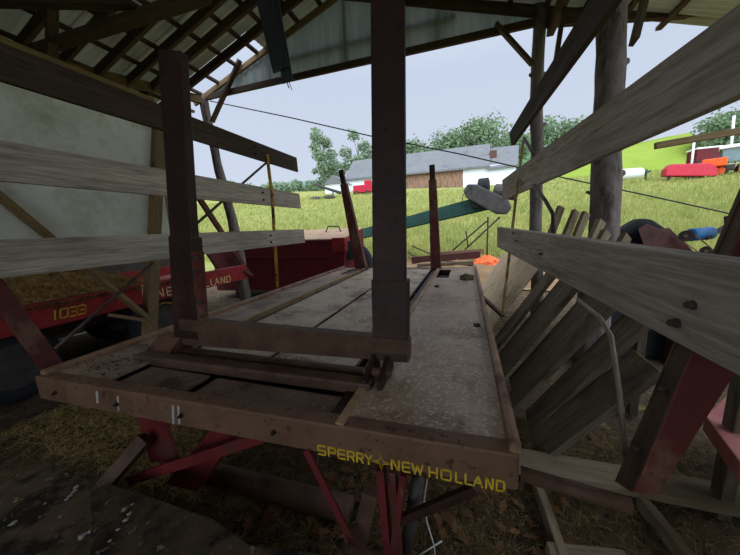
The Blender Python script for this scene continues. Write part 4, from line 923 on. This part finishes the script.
p = PF(696, 160, 40); q = PF(715, 149, 40); MB().box((p.x, p.y, p.z-.4), (q.x, p.y+2, q.z)).build('body', 'redbox', tl, bevel=.05); MB().box((p.x-.1, p.y-.1, q.z), (q.x+.1, p.y+2.1, q.z+.22)).build('roof', 'white', tl, bevel=.05)
for dx in (.3, q.x-p.x-.4): wheel(tl, (p.x+dx, p.y-.1, p.z-.6), (0, 1, 0), .45, .25, 'rust')
tag(MB().tube([PF(691, 170, 33), PF(694.5, 138, 33)], .11, 8).build('pole', 'white', smooth=True), 'leaning white pole left of the dark red trailer', 'pole')
tag(MB().tube([PF(730, 160, 44), PF(734, 116, 44)], .16, 8).build('utility_pole', 'white', smooth=True), 'pale utility pole behind the orange tractor', 'pole')

# trees
def tree(px, py_base, k, h_px, w_px, label, mat='leaf', n=2600, blobs=None, leaf=.5, trunk=True, group=None):
    base = PF(px, py_base, k); u = k/F; h = h_px*u; w = w_px*u
    t = thing('tree', label, 'tree', base, group)
    m = MB(); rnd = random.Random(px*7+py_base)
    bl_ = blobs or [(rnd.uniform(-.3, .3), rnd.uniform(.35, .95), rnd.uniform(.18, .34)) for _ in range(9)]+[(0, .6, .4), (0, .8, .3)]
    side = ray(px, py_base); side.z = 0; side.normalize(); sx = V((side.y, -side.x, 0))
    tot = sum(b[2]**2 for b in bl_)
    for bx, bz, br in bl_:
        c = base+sx*bx*w+V((0, 0, bz*h))+side*rnd.uniform(-.2, .2)*w
        for _ in range(int(n*br*br/tot)):
            d = V((rnd.gauss(0, 1), rnd.gauss(0, 1), rnd.gauss(0, 1))).normalized(); rr = br*w*rnd.uniform(.45, 1.05)*(1+.3*noise.noise(d*2.5+c))
            p = c+V((d.x*rr, d.y*rr, d.z*rr*.9)); a = V((rnd.gauss(0, 1), rnd.gauss(0, 1), rnd.gauss(0, 1))).normalized(); b2 = a.cross(d); 
            if b2.length < .1: continue
            b2.normalize(); s = leaf*rnd.uniform(.5, 1.2); i = len(m.v)
            m.v += [p-a*s-b2*s*.3, p+a*s*.2-b2*s*.7, p+a*s+b2*s*.2, p-a*s*.2+b2*s*.7]; m.f.append((i, i+1, i+2, i+3))
    m.build('foliage', mat, t, recalc=False)
    tm = MB().tube([base-V((0, 0, 1)), base+sx*.02*w+V((0, 0, h*.45)), base+V((0, 0, h*.85))], .3, 8, [.035*w+.12, .025*w+.09, .05])
    for bx, bz, br in bl_[:5]:
        tm.tube([base+V((0, 0, h*max(.2, bz-.3))), base+sx*bx*w+V((0, 0, bz*h))], .1, 6, [.1, .04])
    tm.build('trunk', 'log', t, smooth=True)
    return t
tall = [(-.18, .90, .22), (.08, .82, .2), (-.26, .76, .18), (.2, .68, .2), (-.12, .62, .24), (.28, .52, .22), (-.05, .48, .22), (.05, .34, .16), (-.3, .44, .1)]
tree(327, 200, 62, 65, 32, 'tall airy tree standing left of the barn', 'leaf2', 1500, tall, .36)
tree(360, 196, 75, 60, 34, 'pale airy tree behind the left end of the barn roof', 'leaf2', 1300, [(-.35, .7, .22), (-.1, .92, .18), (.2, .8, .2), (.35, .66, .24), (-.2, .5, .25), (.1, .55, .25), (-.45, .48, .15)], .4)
tree(333, 201, 66, 26, 42, 'low bushy tree below the tall airy tree', 'leaf', 1600, None, .45)
for px, pb, h, w, lab in ((487, 176, 53, 62, 'large rounded tree rising behind the barn roof'), (452, 176, 35, 50, 'smaller tree left of the large rounded tree behind the barn'), (415, 178, 32, 46, 'tree behind the barn roof right beside the tall centre post'), (516, 176, 38, 36, 'tree behind the right end of the barn'), (552, 168, 44, 50, 'tree behind the slim log post'), (578, 164, 30, 36, 'tree right of the slim log post behind the hill field'), (390, 182, 30, 40, 'tree hidden partly by the tall centre post')):
    tree(px, pb, 92, h, w, lab, 'leaf', 3000, None, .5)
for px, pb, h, w, lab in ((718, 166, 44, 46, 'dark tree behind the orange tractor cab'), (745, 166, 52, 50, 'dark tree at the right edge behind the utility pole'), (704, 166, 26, 26, 'small tree behind the dark red trailer')):
    tree(px, pb, 70, h, w, lab, 'leaf', 2600, None, .45)
rr = random.Random(4)
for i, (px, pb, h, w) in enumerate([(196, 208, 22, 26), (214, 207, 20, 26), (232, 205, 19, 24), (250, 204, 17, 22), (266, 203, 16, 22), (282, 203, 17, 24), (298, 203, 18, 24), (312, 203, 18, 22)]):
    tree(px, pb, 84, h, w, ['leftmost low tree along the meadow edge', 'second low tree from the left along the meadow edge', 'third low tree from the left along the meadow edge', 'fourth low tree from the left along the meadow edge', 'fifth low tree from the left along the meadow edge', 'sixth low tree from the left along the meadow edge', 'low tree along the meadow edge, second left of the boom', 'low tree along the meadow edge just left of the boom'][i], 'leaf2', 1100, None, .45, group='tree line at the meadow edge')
# grass blades
m = MB()
for i in range(52000):
    k = math.exp(random.uniform(math.log(10), math.log(48))); px = random.uniform(150, 760); r = ray(px, 210); x, y = r.x*k, r.y*k
    if y < 12.6+1.2*noise.noise(V((x*.5, 0, 0))): continue
    z = H(x, y); h = random.uniform(.25, .6)*(1 if k < 25 else .8); a = random.uniform(0, 6.28); w = .008+.0011*k; d = V((math.cos(a), math.sin(a), 0))*w; l = V((random.gauss(0, .12), random.gauss(0, .12), h))
    b = len(m.v); p = V((x, y, z-.02)); m.v += [p-d, p+d, p+l]; m.f.append((b, b+1, b+2))
tag(m.build('meadow_grass', 'grass', Mw=Matrix(), recalc=False), 'tall grass blades standing in the meadow', 'grass', kind='stuff')

# ================================================================== SKY
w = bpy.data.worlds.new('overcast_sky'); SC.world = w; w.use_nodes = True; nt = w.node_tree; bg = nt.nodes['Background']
tc = nt.nodes.new('ShaderNodeTexCoord'); sp = nt.nodes.new('ShaderNodeSeparateXYZ'); nt.links.new(tc.outputs['Generated'], sp.inputs[0])
rp_ = nt.nodes.new('ShaderNodeValToRGB'); e = rp_.color_ramp.elements; e[0].position = 0; e[0].color = (.70, .77, .86, 1); e[1].position = 1; e[1].color = (1.05, 1.12, 1.26, 1)
for p, c in ((.18, (.62, .70, .83, 1)), (.42, (.58, .66, .82, 1)), (.62, (.78, .86, 1.0, 1))): x = e.new(p); x.color = c
nt.links.new(sp.outputs['Z'], rp_.inputs[0])
# sky raised behind the viewpoint, an added boost to brighten the shed interior
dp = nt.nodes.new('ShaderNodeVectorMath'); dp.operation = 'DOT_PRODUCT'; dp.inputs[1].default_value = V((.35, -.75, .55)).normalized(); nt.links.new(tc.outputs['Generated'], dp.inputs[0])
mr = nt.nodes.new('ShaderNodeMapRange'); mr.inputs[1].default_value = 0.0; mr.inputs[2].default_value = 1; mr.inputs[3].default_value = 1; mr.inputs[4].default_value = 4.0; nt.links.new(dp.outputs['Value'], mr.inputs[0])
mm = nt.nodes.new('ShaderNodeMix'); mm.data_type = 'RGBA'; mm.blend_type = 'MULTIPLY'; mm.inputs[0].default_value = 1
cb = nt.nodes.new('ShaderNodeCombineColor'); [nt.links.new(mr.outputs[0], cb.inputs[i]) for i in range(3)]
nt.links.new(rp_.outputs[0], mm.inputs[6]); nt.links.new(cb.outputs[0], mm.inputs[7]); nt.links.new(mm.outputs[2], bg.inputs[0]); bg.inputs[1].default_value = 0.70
